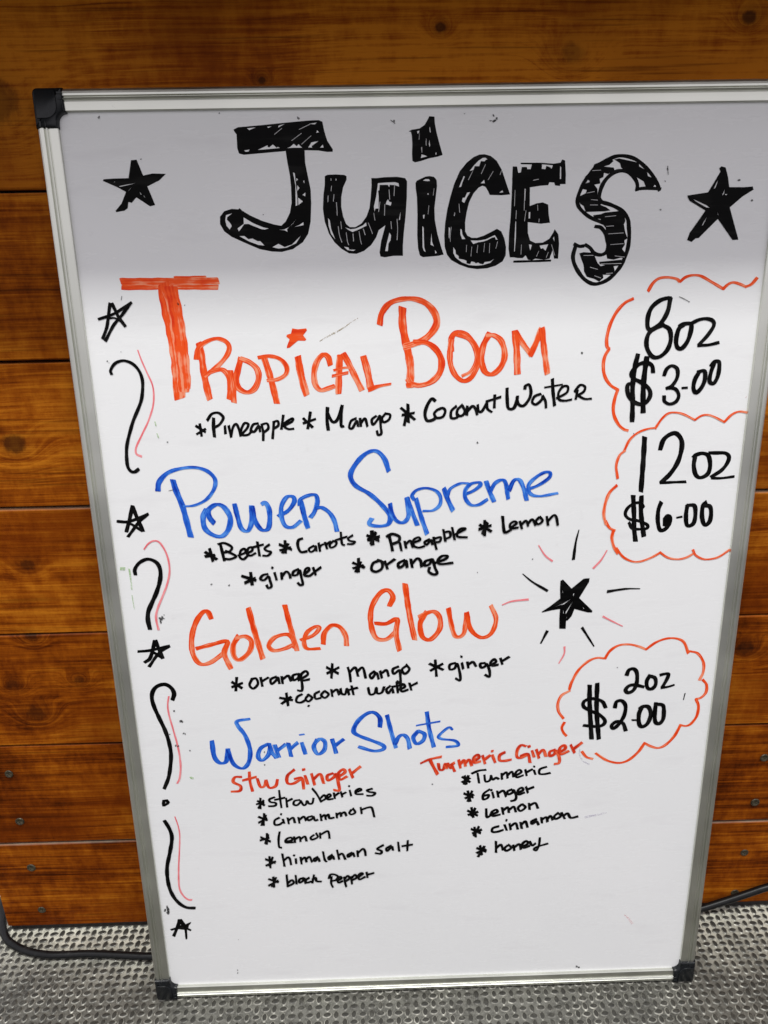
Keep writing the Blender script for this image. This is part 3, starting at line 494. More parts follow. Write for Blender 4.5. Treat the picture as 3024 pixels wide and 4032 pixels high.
 'S47,47,4950 -2810 4955 -3022 4957 -3297;S44,44,5099 -2917 5120 -2834 5173 -2786 5230 -2779 5281 -2838 5290 -2929 5264 -3046 5207 -3146 5138 -3216;S31,31,5127 -3227 5222 -3223 5356 -3221;S41,41,5408 -2995 5431 -2974 5487 -2963 5540 -2989 5564 -3078 5549 -3154 5486 -3186 5441 -3155 5416 -3075 5418 -2999;S38,38,5545 -2960 5611 -2962 5686 -2965 5725 -2998 5717 -3056 5671 -3123 5586 -3180;S29,29,5591 -3193 5679 -3195 5791 -3183;S44,44,4890 -3343 4913 -3535 4921 -3641 4944 -3770;S44,44,4966 -3349 4973 -3493 4997 -3625 5018 -3725;S32,32,4995 -3450 4962 -3410 4903 -3413 4848 -3455 4831 -3515 4873 -3560 4959 -3580 5038 -3617 5041 -3652 4982 -3660 4905 -3649 4871 -3595;S40,40,5151 -3410 5132 -3479 5136 -3584 5162 -3669 5204 -3670 5243 -3622 5247 -3561 5222 -3538 5202 -3568 5205 -3630;P5179 -3559 5216 -3520 5251 -3535 5257 -3596 5227 -3635 5185 -3630;S23,23,5309 -3558 5355 -3550;S41,41,5395 -3442 5391 -3529 5404 -3618 5431 -3640 5471 -3610 5477 -3523 5459 -3448 5399 -3442;S42,42,5565 -3420 5539 -3450 5538 -3533 5557 -3608 5584 -3635 5618 -3596 5620 -3509 5599 -3456 5547 -3450'),
('lettering', 'black hand written line Pineapple Mango Coconut Water', 'black',
 'S24,24,1041 -2601 1048 -2706;S25,25,1007 -2617 1082 -2672;S24,24,1086 -2646 1008 -2689;S31,31,1165 -2555 1158 -2631 1159 -2714;S26,26,1109 -2570 1152 -2516 1207 -2507 1243 -2535 1246 -2562 1209 -2611 1158 -2637;S24,24,1257 -2623 1257 -2689;S24,24,1290 -2623 1304 -2721;S24,24,1305 -2706 1327 -2635 1356 -2608 1375 -2647 1387 -2714;S24,24,1387 -2708 1446 -2649 1460 -2611 1427 -2604 1396 -2659 1398 -2703 1453 -2704 1489 -2666;S24,24,1547 -2607 1503 -2617 1477 -2672 1510 -2678 1551 -2629 1559 -2679;S24,24,1578 -2630 1586 -2685 1581 -2757;S24,24,1574 -2619 1623 -2609 1632 -2653 1585 -2691;S24,24,1684 -2599 1664 -2742;S24,24,1679 -2599 1717 -2589 1721 -2627 1681 -2656;S24,24,1769 -2541 1746 -2661;S24,24,1754 -2623 1844 -2570 1842 -2597 1775 -2634 1806 -2662 1852 -2660;S26,26,2005 -2519 1976 -2661;S27,27,1942 -2572 2017 -2650;S26,26,2045 -2580 1940 -2614;S31,31,2155 -2484 2147 -2587 2154 -2676;S28,28,2153 -2527 2192 -2605 2236 -2589 2282 -2470;S28,28,2282 -2470 2270 -2568 2269 -2645 2289 -2648;S24,24,2400 -2582 2356 -2603 2338 -2658 2365 -2667 2405 -2604 2415 -2651;S24,24,2435 -2583 2440 -2651;S24,24,2437 -2632 2477 -2584 2497 -2652;S24,24,2576 -2564 2537 -2596 2547 -2640 2586 -2597 2609 -2565 2613 -2653 2617 -2719 2589 -2730 2579 -2696;S24,24,2658 -2544 2625 -2587 2641 -2620 2685 -2599 2697 -2556 2653 -2544;S28,28,2853 -2470 2856 -2624;S28,28,2794 -2500 2910 -2602;S28,28,2905 -2545 2804 -2561;S28,28,2838 -2570 2819 -2651;S30,30,3090 -2443 3060 -2426 3023 -2478 3001 -2553 3017 -2612 3060 -2613 3098 -2592;S26,26,3103 -2528 3082 -2554 3103 -2592 3157 -2583 3178 -2535 3156 -2508 3108 -2523;S26,26,3274 -2495 3231 -2536 3232 -2595 3275 -2596 3298 -2570;S26,26,3327 -2485 3285 -2527 3285 -2575 3328 -2576 3349 -2539 3327 -2490;S26,26,3370 -2497 3366 -2573;S26,26,3365 -2550 3413 -2498 3440 -2519 3457 -2571;S26,26,3461 -2488 3469 -2541 3499 -2542 3535 -2479;S25,25,3540 -2468 3547 -2522 3583 -2551;S26,26,3608 -2406 3606 -2514;S26,26,3535 -2460 3659 -2423;S30,30,3713 -2351 3716 -2430 3729 -2520 3777 -2521 3802 -2453 3806 -2421;S28,28,3801 -2432 3819 -2490 3863 -2502 3909 -2444 3922 -2381 3904 -2323 3872 -2333 3868 -2357;S26,26,4008 -2404 3956 -2424 3936 -2472 3969 -2494 4016 -2457 4025 -2426;S25,25,4025 -2420 4052 -2469 4059 -2524;S30,30,4104 -2280 4114 -2385 4133 -2505;S19,19,4040 -2349 4192 -2327;S24,24,4149 -2444 4233 -2398 4241 -2346 4198 -2345 4163 -2397 4171 -2455 4225 -2467 4279 -2458;S24,24,4326 -2379 4316 -2455;S24,24,4302 -2389 4347 -2335 4390 -2349 4382 -2391 4325 -2427;S23,23,4336 -2427 4396 -2455 4452 -2454'),
('lettering', 'blue hand written words Power Supreme', 'blue',
 'S48,48,760 -3100 778 -3192 820 -3333 842 -3463 867 -3621;S47,27,618 -3183 637 -3108 717 -3030 831 -2993 965 -2985 1072 -3022 1132 -3097 1113 -3189 1038 -3280 933 -3330 831 -3339;S46,46,1087 -3499 1052 -3444 1053 -3374 1124 -3329 1189 -3354 1238 -3449 1218 -3555 1156 -3626 1077 -3618 1003 -3550 996 -3443 1030 -3373;S41,41,1287 -3333 1306 -3451 1332 -3558 1387 -3584 1427 -3501 1437 -3354;S42,42,1442 -3360 1461 -3490 1513 -3575 1570 -3570 1592 -3494 1593 -3387 1563 -3322 1534 -3333;S39,39,1674 -3448 1761 -3403 1822 -3322 1813 -3273 1757 -3276 1707 -3355 1701 -3461 1731 -3545 1798 -3558 1869 -3503;S43,43,1884 -3324 1906 -3454 1932 -3564;S39,39,1871 -3347 1879 -3300 1949 -3265 2016 -3263 2030 -3328 1998 -3421 1964 -3467;S40,40,2011 -3386 2068 -3381 2134 -3430 2176 -3508 2195 -3602;S42,42,2675 -3053 2641 -2948 2582 -2880 2511 -2878 2426 -2937 2351 -3039 2337 -3112 2383 -3188 2502 -3265 2609 -3369 2680 -3472 2666 -3548 2592 -3569 2507 -3557 2493 -3531 2514 -3499;S40,40,2684 -3364 2699 -3459 2753 -3531 2814 -3533 2851 -3463 2834 -3311;S39,39,2841 -3311 2876 -3426 2927 -3564;S39,39,2919 -3323 2961 -3479 3016 -3650;S32,32,2901 -3328 2883 -3287 2926 -3238 3011 -3222 3096 -3249 3138 -3306 3133 -3381 3072 -3431 2984 -3435;S41,41,3171 -3232 3206 -3333 3251 -3433;S30,30,3199 -3308 3229 -3233 3314 -3188 3389 -3187;S35,35,3351 -3292 3436 -3257 3496 -3208 3483 -3181 3411 -3194 3363 -3249 3364 -3324 3414 -3388 3487 -3388 3562 -3342;S39,39,3550 -3176 3582 -3267 3623 -3358;S37,37,3588 -3267 3629 -3193 3689 -3163 3726 -3195 3752 -3336;S37,37,3759 -3258 3798 -3172 3847 -3167 3886 -3236 3920 -3353;S34,34,3923 -3256 4019 -3221 4113 -3155 4121 -3108 4075 -3102 4004 -3140 3934 -3213 3949 -3294 4035 -3322 4196 -3298'),
('lettering', 'black hand written lines Beets Carrots Pineapple Lemon ginger orange', 'black',
 'S30,30,1028 -3746 1048 -3865;S31,31,987 -3777 1083 -3848;S31,31,1068 -3806 983 -3819;S29,29,1131 -3713 1153 -3862;S26,26,1110 -3703 1166 -3694 1230 -3733 1210 -3774 1159 -3785;S26,26,1172 -3770 1241 -3805 1262 -3829 1204 -3851 1154 -3844;S25,25,1285 -3818 1349 -3790 1346 -3754 1311 -3771 1296 -3830 1327 -3855 1365 -3826;S25,25,1365 -3798 1412 -3774 1414 -3740 1380 -3751 1365 -3802 1397 -3821 1443 -3798;S25,25,1467 -3692 1478 -3825;S26,26,1414 -3744 1518 -3717;S25,25,1574 -3719 1530 -3753 1546 -3777 1584 -3792 1554 -3825 1509 -3824;S28,28,1719 -3687 1718 -3803;S30,30,1667 -3721 1772 -3771;S29,29,1765 -3753 1669 -3777;S28,28,1745 -3717 1690 -3802;S28,28,1878 -3668 1842 -3684 1833 -3737 1858 -3797 1913 -3793;S23,23,1979 -3741 1933 -3769 1948 -3800 1988 -3777 1996 -3742 2002 -3792;S23,23,2024 -3716 2034 -3795;S23,23,2028 -3766 2045 -3740 2068 -3728;S23,23,2084 -3711 2099 -3773;S23,23,2091 -3746 2106 -3721 2134 -3703;S23,23,2160 -3699 2125 -3733 2135 -3763 2175 -3746 2187 -3711 2154 -3698;S23,23,2230 -3618 2237 -3724 2259 -3742;S23,23,2177 -3693 2284 -3661;S23,23,2337 -3650 2295 -3678 2311 -3702 2355 -3712 2332 -3733 2288 -3731;S28,28,2509 -3614 2512 -3746;S29,29,2469 -3654 2569 -3697;S29,29,2575 -3674 2474 -3691;S28,28,2537 -3638 2490 -3707;S32,32,1385 -3988 1391 -4106;S34,34,1304 -4019 1425 -4064;S33,33,1421 -4044 1327 -4086;S26,26,1542 -4005 1496 -4015 1471 -4051 1505 -4064 1547 -4029 1560 -4078 1569 -4127 1539 -4144 1524 -4116;S25,25,1605 -3994 1620 -4064;S26,26,1584 -3942 1591 -3947;S25,25,1667 -3996 1670 -4059;S26,26,1671 -4032 1713 -3985 1740 -4010 1749 -4049;S26,26,1827 -3964 1781 -3987 1773 -4023 1813 -4018 1838 -3976 1851 -4049 1860 -4111 1836 -4122 1815 -4100;S26,26,1875 -4020 1923 -3979 1918 -3954 1889 -3972 1881 -4026 1926 -4033 1963 -4004;S25,25,1963 -3953 1983 -4025;S26,26,1979 -3992 2034 -3952;S28,28,2384 -3876 2380 -4007;S30,30,2332 -3915 2435 -3965;S30,30,2427 -3944 2334 -3969;S28,28,2355 -4004 2402 -3910;S29,29,2568 -3901 2516 -3927 2502 -3987 2546 -4009 2598 -3976 2599 -3915 2558 -3894;S28,28,2625 -3909 2649 -3982;S29,29,2643 -3944 2717 -3891;S29,29,2810 -3901 2752 -3933 2758 -3974 2796 -3954 2822 -3908 2831 -3973;S28,28,2867 -3895 2879 -3974;S29,29,2880 -3936 2924 -3890 2956 -3911 2965 -3970;S29,29,3058 -3900 3001 -3919 2994 -3960 3039 -3947 3065 -3901 3090 -3983 3110 -4038 3078 -4051 3033 -4022 3039 -3981;S29,29,3077 -3942 3180 -3904 3205 -3873 3154 -3872 3116 -3916 3141 -3950 3254 -3940;S29,29,2517 -3613 2520 -3741;S30,30,2478 -3658 2574 -3707;S30,30,2579 -3667 2477 -3698;S29,29,2548 -3627 2502 -3738;S29,29,2667 -3650 2685 -3730 2699 -3806;S30,30,2648 -3669 2699 -3646 2762 -3672 2755 -3718 2697 -3743;S24,24,2767 -3732 2781 -3808;S25,25,2753 -3665 2762 -3669;S24,24,2812 -3720 2824 -3784;S25,25,2824 -3747 2862 -3714 2887 -3778;S25,25,2887 -3735 2951 -3710 2938 -3683 2894 -3708 2894 -3762 2938 -3783 2991 -3771;S25,25,3039 -3706 2995 -3731 3014 -3758 3052 -3713 3067 -3756;S24,24,3077 -3687 3103 -3803;S25,25,3084 -3700 3141 -3688 3134 -3728 3096 -3736;S24,24,3166 -3616 3185 -3727;S25,25,3172 -3643 3222 -3637 3229 -3684 3185 -3705;S24,24,3247 -3598 3270 -3714;S25,25,3280 -3663 3367 -3615 3329 -3610 3298 -3639 3299 -3686 3384 -3695;S29,29,3543 -3540 3546 -3681;S29,29,3499 -3579 3604 -3643;S31,31,3600 -3588 3494 -3621;S30,30,3568 -3561 3526 -3665;S29,29,3706 -3505 3722 -3637 3741 -3657 3787 -3632;S25,25,3784 -3612 3834 -3574 3814 -3554 3777 -3579 3785 -3619 3850 -3614;S24,24,3865 -3555 3886 -3624;S25,25,3878 -3588 3921 -3550 3942 -3600;S24,24,3941 -3577 3978 -3538 4009 -3595;S25,25,4040 -3520 4010 -3559 4036 -3586 4073 -3554 4046 -3516;S24,24,4109 -3515 4125 -3597;S25,25,4124 -3555 4172 -3504 4198 -3524 4214 -3599'),
('lettering', 'orange hand written words Golden Glow', 'red',
 'S48,48,982 -4435 959 -4373 912 -4371 837 -4472 784 -4627 778 -4796 836 -4905 933 -4897 1066 -4805;S49,49,821 -4744 969 -4706 1114 -4679 1076 -4805 1125 -4961;S48,48,1223 -4630 1168 -4723 1169 -4840 1224 -4874 1317 -4791 1344 -4686 1290 -4632 1203 -4644;S51,51,1339 -4348 1380 -4582 1438 -4863;S45,45,1752 -4761 1738 -4676 1683 -4622 1567 -4650 1504 -4733 1549 -4787 1656 -4769 1755 -4719;S46,46,1681 -4327 1717 -4529 1770 -4788;S41,41,1814 -4683 1931 -4640 1992 -4568 1955 -4550 1875 -4607 1842 -4701 1867 -4776 1987 -4779;S47,47,2024 -4727 2038 -4622 2108 -4544 2184 -4557 2238 -4649 2245 -4749;S48,48,2663 -4353 2696 -4268 2650 -4199 2574 -4228 2495 -4365 2482 -4530 2526 -4679 2622 -4702 2714 -4631;S48,48,2526 -4531 2625 -4539 2731 -4496 2720 -4642 2750 -4817;S50,50,2811 -4145 2847 -4437 2896 -4706;S48,48,3009 -4431 2951 -4544 2970 -4681 3047 -4715 3134 -4612 3134 -4486 3067 -4426 2942 -4475;S43,43,3219 -4402 3249 -4573 3289 -4690 3366 -4661 3392 -4452;S43,43,3392 -4452 3433 -4621 3531 -4708 3628 -4669 3672 -4523 3621 -4386'),
('lettering', 'black hand written lines orange mango ginger coconut water', 'black',
 'S28,28,1175 -5063 1156 -5205;S32,32,1127 -5111 1216 -5177;S31,31,1224 -5124 1123 -5164;S28,28,1325 -5077 1293 -5146 1326 -5187 1374 -5138 1360 -5078 1315 -5087;S27,27,1405 -5070 1416 -5164;S29,29,1416 -5110 1479 -5072;S28,28,1556 -5065 1501 -5093 1507 -5143 1553 -5104 1573 -5075 1582 -5139;S27,27,1609 -5066 1613 -5140;S29,29,1616 -5096 1671 -5058 1695 -5115;S28,28,1761 -5041 1716 -5060 1722 -5109 1768 -5081 1779 -5042 1800 -5142 1796 -5222 1755 -5220;S29,29,1766 -5111 1858 -5054 1842 -5014 1796 -5052 1802 -5112 1873 -5104;S28,28,2102 -4944 2087 -5095;S31,31,2047 -4981 2154 -5048;S31,31,2162 -4985 2048 -5044;S27,27,2250 -4987 2266 -5057 2272 -5141;S28,28,2267 -5037 2321 -4990 2345 -5083;S28,28,2337 -5039 2392 -4992 2419 -5105;S28,28,2506 -5035 2461 -5073 2478 -5113 2524 -5055 2544 -5119;S27,27,2560 -5036 2576 -5110;S28,28,2577 -5057 2622 -5028 2642 -5092;S29,29,2738 -4992 2684 -5020 2693 -5070 2747 -5032 2755 -5092 2754 -5172 2722 -5151;S28,28,2818 -4985 2773 -5023 2799 -5073 2844 -5025 2813 -4975;S28,28,3094 -4934 3106 -5107;S31,31,3040 -4972 3169 -5039;S31,31,3165 -4976 3049 -5045;S28,28,3289 -4970 3236 -4988 3236 -5037 3281 -5029 3307 -4980 3335 -5090 3336 -5160 3294 -5138;S27,27,3352 -4972 3365 -5035;S29,29,3342 -4903 3351 -4907;S27,27,3405 -4964 3415 -5027;S29,29,3414 -4993 3458 -4965 3489 -5011;S29,29,3574 -4979 3530 -4987 3540 -5027 3575 -5018 3592 -4989 3621 -5059 3622 -5129 3581 -5107;S29,29,3620 -5009 3681 -4972 3663 -4942 3628 -4980 3646 -5010 3703 -5002;S27,27,3725 -4934 3744 -4997;S29,29,3743 -4964 3808 -4921;S29,29,1643 -5247 1653 -5382;S32,32,1578 -5295 1696 -5323;S31,31,1685 -5288 1592 -5360;S27,27,1794 -5262 1748 -5290 1736 -5341 1781 -5352 1830 -5323;S26,26,1856 -5274 1827 -5313 1853 -5344 1890 -5305 1853 -5264;S27,27,1965 -5237 1919 -5266 1926 -5316 1976 -5308;S26,26,2010 -5238 1981 -5278 2016 -5309 2053 -5270 2015 -5232;S25,25,2082 -5221 2088 -5295;S27,27,2090 -5251 2135 -5222 2155 -5279;S26,26,2172 -5213 2179 -5264 2214 -5275 2234 -5215 2253 -5282;S25,25,2280 -5187 2295 -5282;S28,28,2233 -5235 2336 -5208;S27,27,2440 -5212 2456 -5283 2501 -5274 2520 -5214 2528 -5275 2573 -5266 2596 -5207;S27,27,2655 -5198 2618 -5237 2636 -5278 2672 -5229 2684 -5274;S25,25,2718 -5160 2729 -5275;S28,28,2673 -5209 2775 -5192;S27,27,2744 -5241 2798 -5213 2780 -5182 2753 -5222 2771 -5262 2828 -5244;S25,25,2843 -5174 2860 -5249;S28,28,2857 -5205 2918 -5173;S28,28,1849 -5391 1856 -5393'),
('drawn_star', 'filled black star with radiating dashes right of Golden Glow', 'black',
 'P4104 -4457 4178 -4406 4274 -4326 4267 -4235 4267 -4149 4291 -4135 4376 -4228 4487 -4131 4541 -4128 4538 -4166 4454 -4326 4588 -4461 4585 -4478 4544 -4477 4415 -4437 4392 -4510 4358 -4553 4342 -4557 4342 -4641 4280 -4637 4275 -4526 4277 -4433 4198 -4445 4109 -4465/4232 -4407 4303 -4380 4379 -4330 4311 -4387 4266 -4397/4334 -4465 4396 -4356 4342 -4473 4334 -4488/4305 -4435 4318 -4480 4312 -4480/4336 -4531 4350 -4515 4348 -4523/4394 -4282 4406 -4275 4397 -4307/4492 -4416 4509 -4438 4501 -4438/4288 -4239 4299 -4272 4293 -4267;S7,34,4413 -3651 4391 -3768 4378 -3935;S7,34,3909 -4068 4006 -4153 4146 -4243;S8,37,5025 -4248 4889 -4246 4722 -4268;S33,12,4165 -4661 4109 -4787;S31,11,4501 -4636 4626 -4833'),
('drawn_dash', 'thin pink dash radiating from the black star', 'pink',
 'S9,21,4047 -3791 4111 -3890 4180 -3948;S9,23,4685 -3857 4636 -3951 4570 -4029;S10,23,3727 -4376 3816 -4342 3970 -4327;S21,9,4694 -4523 4777 -4570 4888 -4629;S21,10,4340 -4831 4340 -4907 4294 -5005'),
('lettering', 'blue hand written words Warrior Shots', 'blue',
 'S46,46,877 -5760 886 -5933 935 -6009 1000 -5992 1027 -5856;S42,42,1026 -5865 1069 -6022 1153 -6081 1221 -6018 1247 -5872 1211 -5708 1149 -5598 1145 -5541 1264 -5521;S42,42,1417 -5814 1351 -5858 1321 -5948 1358 -5995 1425 -5933 1447 -5843;S41,41,1441 -5806 1459 -5898 1499 -5969;S41,41,1495 -5826 1527 -5959;S43,43,1524 -5882 1602 -5820;S40,40,1631 -5809 1650 -5954;S43,43,1651 -5868 1721 -5806;S40,40,1765 -5808 1794 -5931;S25,25,1748 -5716 1791 -5709;S42,42,1917 -5776 1882 -5857 1918 -5941 1983 -5897 1995 -5806 1949 -5768 1900 -5807;S40,40,2068 -5778 2101 -5932;S43,43,2097 -5846 2178 -5782;S45,45,2546 -5647 2548 -5554 2494 -5490 2423 -5497 2327 -5583 2284 -5689 2338 -5745 2463 -5804 2573 -5862 2572 -5908 2476 -5923 2334 -5872;S41,41,2619 -5526 2655 -5701 2700 -5889;S42,42,2693 -5848 2734 -5767 2781 -5751 2821 -5798 2839 -5902;S42,42,2925 -5710 2876 -5781 2908 -5855 2972 -5821 2988 -5749 2932 -5711;S41,41,3012 -5503 3036 -5696 3080 -5892;S22,32,2909 -5647 3138 -5609;S28,42,3266 -5704 3226 -5681 3131 -5772 3163 -5809 3291 -5832 3323 -5888 3211 -5902'),
('lettering', 'red hand written heading Stw Ginger', 'red2',
 'S32,32,1137 -6179 1073 -6181 1053 -6236 1121 -6286 1109 -6342 1025 -6349;S29,29,1221 -6126 1221 -6242 1238 -6350;S33,33,1150 -6221 1284 -6184;S30,30,1296 -6207 1321 -6302 1362 -6294 1382 -6229;S31,31,1382 -6229 1409 -6315 1475 -6298 1498 -6224;S32,32,1673 -6114 1602 -6181 1597 -6265 1653 -6276 1740 -6223;S31,31,1672 -6221 1745 -6214 1758 -6341;S30,30,1778 -6187 1801 -6285;S33,33,1759 -6117 1777 -6112;S29,29,1844 -6167 1870 -6297;S32,32,1865 -6227 1932 -6173 1962 -6282;S32,32,2060 -6168 2003 -6195 2009 -6251 2067 -6216 2092 -6179 2112 -6293 2117 -6372 2064 -6367;S32,32,2107 -6217 2181 -6163 2166 -6125 2117 -6170 2130 -6246 2199 -6211;S30,30,2227 -6128 2260 -6226;S32,32,2253 -6175 2339 -6100'),
('lettering', 'black hand written list strawberries cinnammon lemon himalahan salt black pepper', 'black',
 'S24,24,1312 -6438 1303 -6563;S28,28,1269 -6507 1343 -6497;S25,25,1343 -6465 1282 -6555;S28,28,1282 -6469 1346 -6523;S26,26,1456 -6430 1403 -6454 1412 -6486 1466 -6501 1453 -6533 1390 -6537;S23,23,1507 -6352 1512 -6458 1519 -6558;S27,27,1457 -6462 1559 -6440;S23,23,1573 -6447 1578 -6553;S26,26,1576 -6486 1634 -6456;S25,25,1708 -6471 1658 -6482 1645 -6521 1677 -6535 1712 -6504 1719 -6478;S25,25,1723 -6491 1748 -6537 1771 -6525 1784 -6487 1804 -6520 1837 -6515 1851 -6457;S24,24,1845 -6341 1886 -6407 1928 -6501;S25,25,1922 -6460 1961 -6422 1976 -6462 1923 -6501;S26,26,1982 -6462 2026 -6438 2017 -6412 1988 -6436 1998 -6475 2049 -6471;S23,23,2061 -6400 2069 -6467;S26,26,2065 -6439 2112 -6402;S23,23,2132 -6390 2146 -6451;S26,26,2142 -6422 2183 -6398;S23,23,2223 -6374 2236 -6441;S26,26,2216 -6323 2222 -6326;S26,26,2279 -6402 2340 -6378 2324 -6358 2285 -6383 2289 -6421 2357 -6424;S26,26,2452 -6363 2400 -6380 2421 -6400 2481 -6415 2453 -6446 2396 -6444;S24,24,1338 -6624 1323 -6766;S28,28,1280 -6661 1362 -6706;S28,28,1361 -6683 1276 -6731;S25,25,1353 -6644 1301 -6765;S26,26,1490 -6678 1442 -6709 1439 -6761 1483 -6763 1520 -6738;S24,24,1525 -6699 1536 -6748;S27,27,1508 -6636 1514 -6638;S23,23,1576 -6685 1583 -6756;S26,26,1585 -6714 1631 -6683 1646 -6745;S23,23,1686 -6682 1693 -6753;S26,26,1696 -6711 1742 -6674 1761 -6723;S26,26,1830 -6670 1779 -6688 1789 -6721 1828 -6703 1841 -6677 1855 -6724 1883 -6718;S23,23,1913 -6651 1921 -6729;S25,25,1923 -6687 1957 -6662 1966 -6717;S27,27,1967 -6682 1996 -6657 2005 -6703 2051 -6698;S23,23,2079 -6644 2082 -6702;S26,26,2084 -6667 2118 -6642 2127 -6684;S26,26,2128 -6655 2162 -6637 2179 -6679;S25,25,2234 -6607 2211 -6645 2233 -6666 2272 -6641 2249 -6594;S23,23,2329 -6584 2338 -6659;S26,26,2339 -6611 2406 -6587 2444 -6595 2466 -6703;S24,24,1350 -6868 1341 -6999;S29,29,1286 -6912 1379 -6967;S29,29,1368 -6921 1278 -6950;S25,25,1365 -6881 1325 -6992;S25,25,1483 -6853 1467 -6941 1467 -7035 1491 -7049;S27,27,1537 -6977 1605 -6960 1596 -6926 1550 -6944 1542 -6984 1617 -6987;S24,24,1629 -6918 1637 -6990;S26,26,1639 -6948 1685 -6923 1693 -6979;S26,26,1695 -6950 1741 -6918 1755 -6975;S25,25,1836 -6902 1801 -6934 1816 -6961 1873 -6930 1859 -6883;S23,23,1898 -6881 1901 -6947;S25,25,1902 -6904 1976 -6860 1992 -6894 1995 -6950;S25,25,1359 -7156 1361 -7298;S30,30,1318 -7189 1412 -7236;S29,29,1417 -7220 1318 -7269;S25,25,1392 -7165 1351 -7277;S24,24,1495 -7128 1509 -7284;S26,26,1507 -7212 1549 -7173 1570 -7194 1579 -7266;S24,24,1632 -7194 1634 -7254;S28,28,1613 -7149 1620 -7152;S24,24,1683 -7176 1690 -7263;S26,26,1692 -7213 1728 -7180 1742 -7238;S26,26,1743 -7201 1778 -7175 1800 -7240;S27,27,1862 -7179 1822 -7204 1832 -7232 1867 -7199 1879 -7236;S25,25,1921 -7117 1934 -7215 1952 -7243;S27,27,2015 -7157 1974 -7190 1985 -7217 2020 -7178 2032 -7215;S24,24,2068 -7102 2086 -7217;S27,27,2082 -7167 2122 -7148 2150 -7220;S27,27,2223 -7138 2178 -7164 2182 -7191 2217 -7165 2234 -7145 2247 -7189;S24,24,2280 -7117 2284 -7191;S26,26,2285 -7147 2337 -7095 2359 -7123 2365 -7180;S27,27,2553 -7056 2488 -7101 2533 -7130 2521 -7163 2468 -7154;S27,27,2635 -7066 2584 -7098 2594 -7132 2640 -7080 2653 -7123;S24,24,2708 -7026 2718 -7139;S24,24,2809 -7009 2803 -7136;S28,28,2750 -7077 2856 -7061;S25,25,1382 -7418 1385 -7548;S30,30,1335 -7443 1431 -7485;S29,29,1430 -7468 1330 -7525;S26,26,1410 -7426 1363 -7541;S24,24,1525 -7396 1528 -7547;S27,27,1530 -7503 1578 -7463 1592 -7505 1531 -7542;S24,24,1620 -7406 1623 -7516;S27,27,1704 -7440 1657 -7459 1655 -7501 1690 -7481 1709 -7447 1719 -7513;S28,28,1760 -7442 1725 -7469 1729 -7504 1777 -7492;S24,24,1813 -7407 1791 -7509;S28,28,1793 -7464 1828 -7445 1837 -7487 1885 -7496;S27,27,1969 -7457 1988 -7410 2033 -7411 2066 -7440 2042 -7481 1996 -7493;S24,24,1998 -7438 1990 -7521 2007 -7573;S27,27,2053 -7495 2100 -7463 2089 -7441 2060 -7468 2069 -7517 2112 -7498;S24,24,2129 -7447 2138 -7520 2149 -7572;S27,27,2134 -7471 2169 -7431 2185 -7466 2144 -7502;S24,24,2203 -7443 2211 -7539;S27,27,2208 -7460 2249 -7420 2259 -7462 2216 -7488;S27,27,2270 -7462 2328 -7416 2312 -7402 2282 -7435 2292 -7484 2352 -7452;S24,24,2369 -7394 2378 -7462;S29,29,2379 -7425 2444 -7407'),
('lettering', 'red hand written heading Turmeric Ginger', 'red2',
 'S23,34,2948 -6081 3041 -6037 3154 -6013;S34,34,3041 -6041 3078 -6128 3118 -6212;S30,30,3127 -6091 3140 -6159 3177 -6160 3196 -6096 3211 -6150;S31,31,3220 -6090 3252 -6148 3264 -6106 3288 -6088;S29,29,3261 -6103 3292 -6186;S28,28,3332 -6055 3351 -6148;S31,31,3351 -6102 3387 -6060 3401 -6128;S31,31,3400 -6096 3437 -6054 3465 -6123;S32,32,3480 -6077 3536 -6036 3523 -6000 3486 -6035 3493 -6092 3551 -6080;S28,28,3572 -6013 3599 -6106;S32,32,3592 -6060 3649 -6012;S29,29,3671 -6010 3701 -6095;S33,33,3664 -5965 3675 -5963;S32,32,3797 -5981 3746 -6015 3747 -6072 3797 -6081 3861 -6069;S31,31,4005 -5917 3959 -5905 3923 -5957 3920 -6035 3958 -6051 4025 -6017;S31,31,3957 -6029 4031 -6011 4055 -6107;S28,28,4072 -5974 4094 -6044;S33,33,4031 -5925 4048 -5919;S28,28,4115 -5961 4144 -6060;S31,31,4136 -6014 4184 -5966 4214 -6041;S31,31,4302 -5970 4253 -5990 4255 -6040 4298 -6020 4314 -5977 4349 -6057 4352 -6122 4307 -6135;S32,32,4341 -6007 4406 -5959 4392 -5919 4350 -5957 4366 -6022 4441 -5989;S28,28,4460 -5919 4502 -6008;S33,33,4487 -5969 4570 -5897'),
('lettering', 'black hand written list Turmeric Ginger Lemon cinnamon honey', 'black',
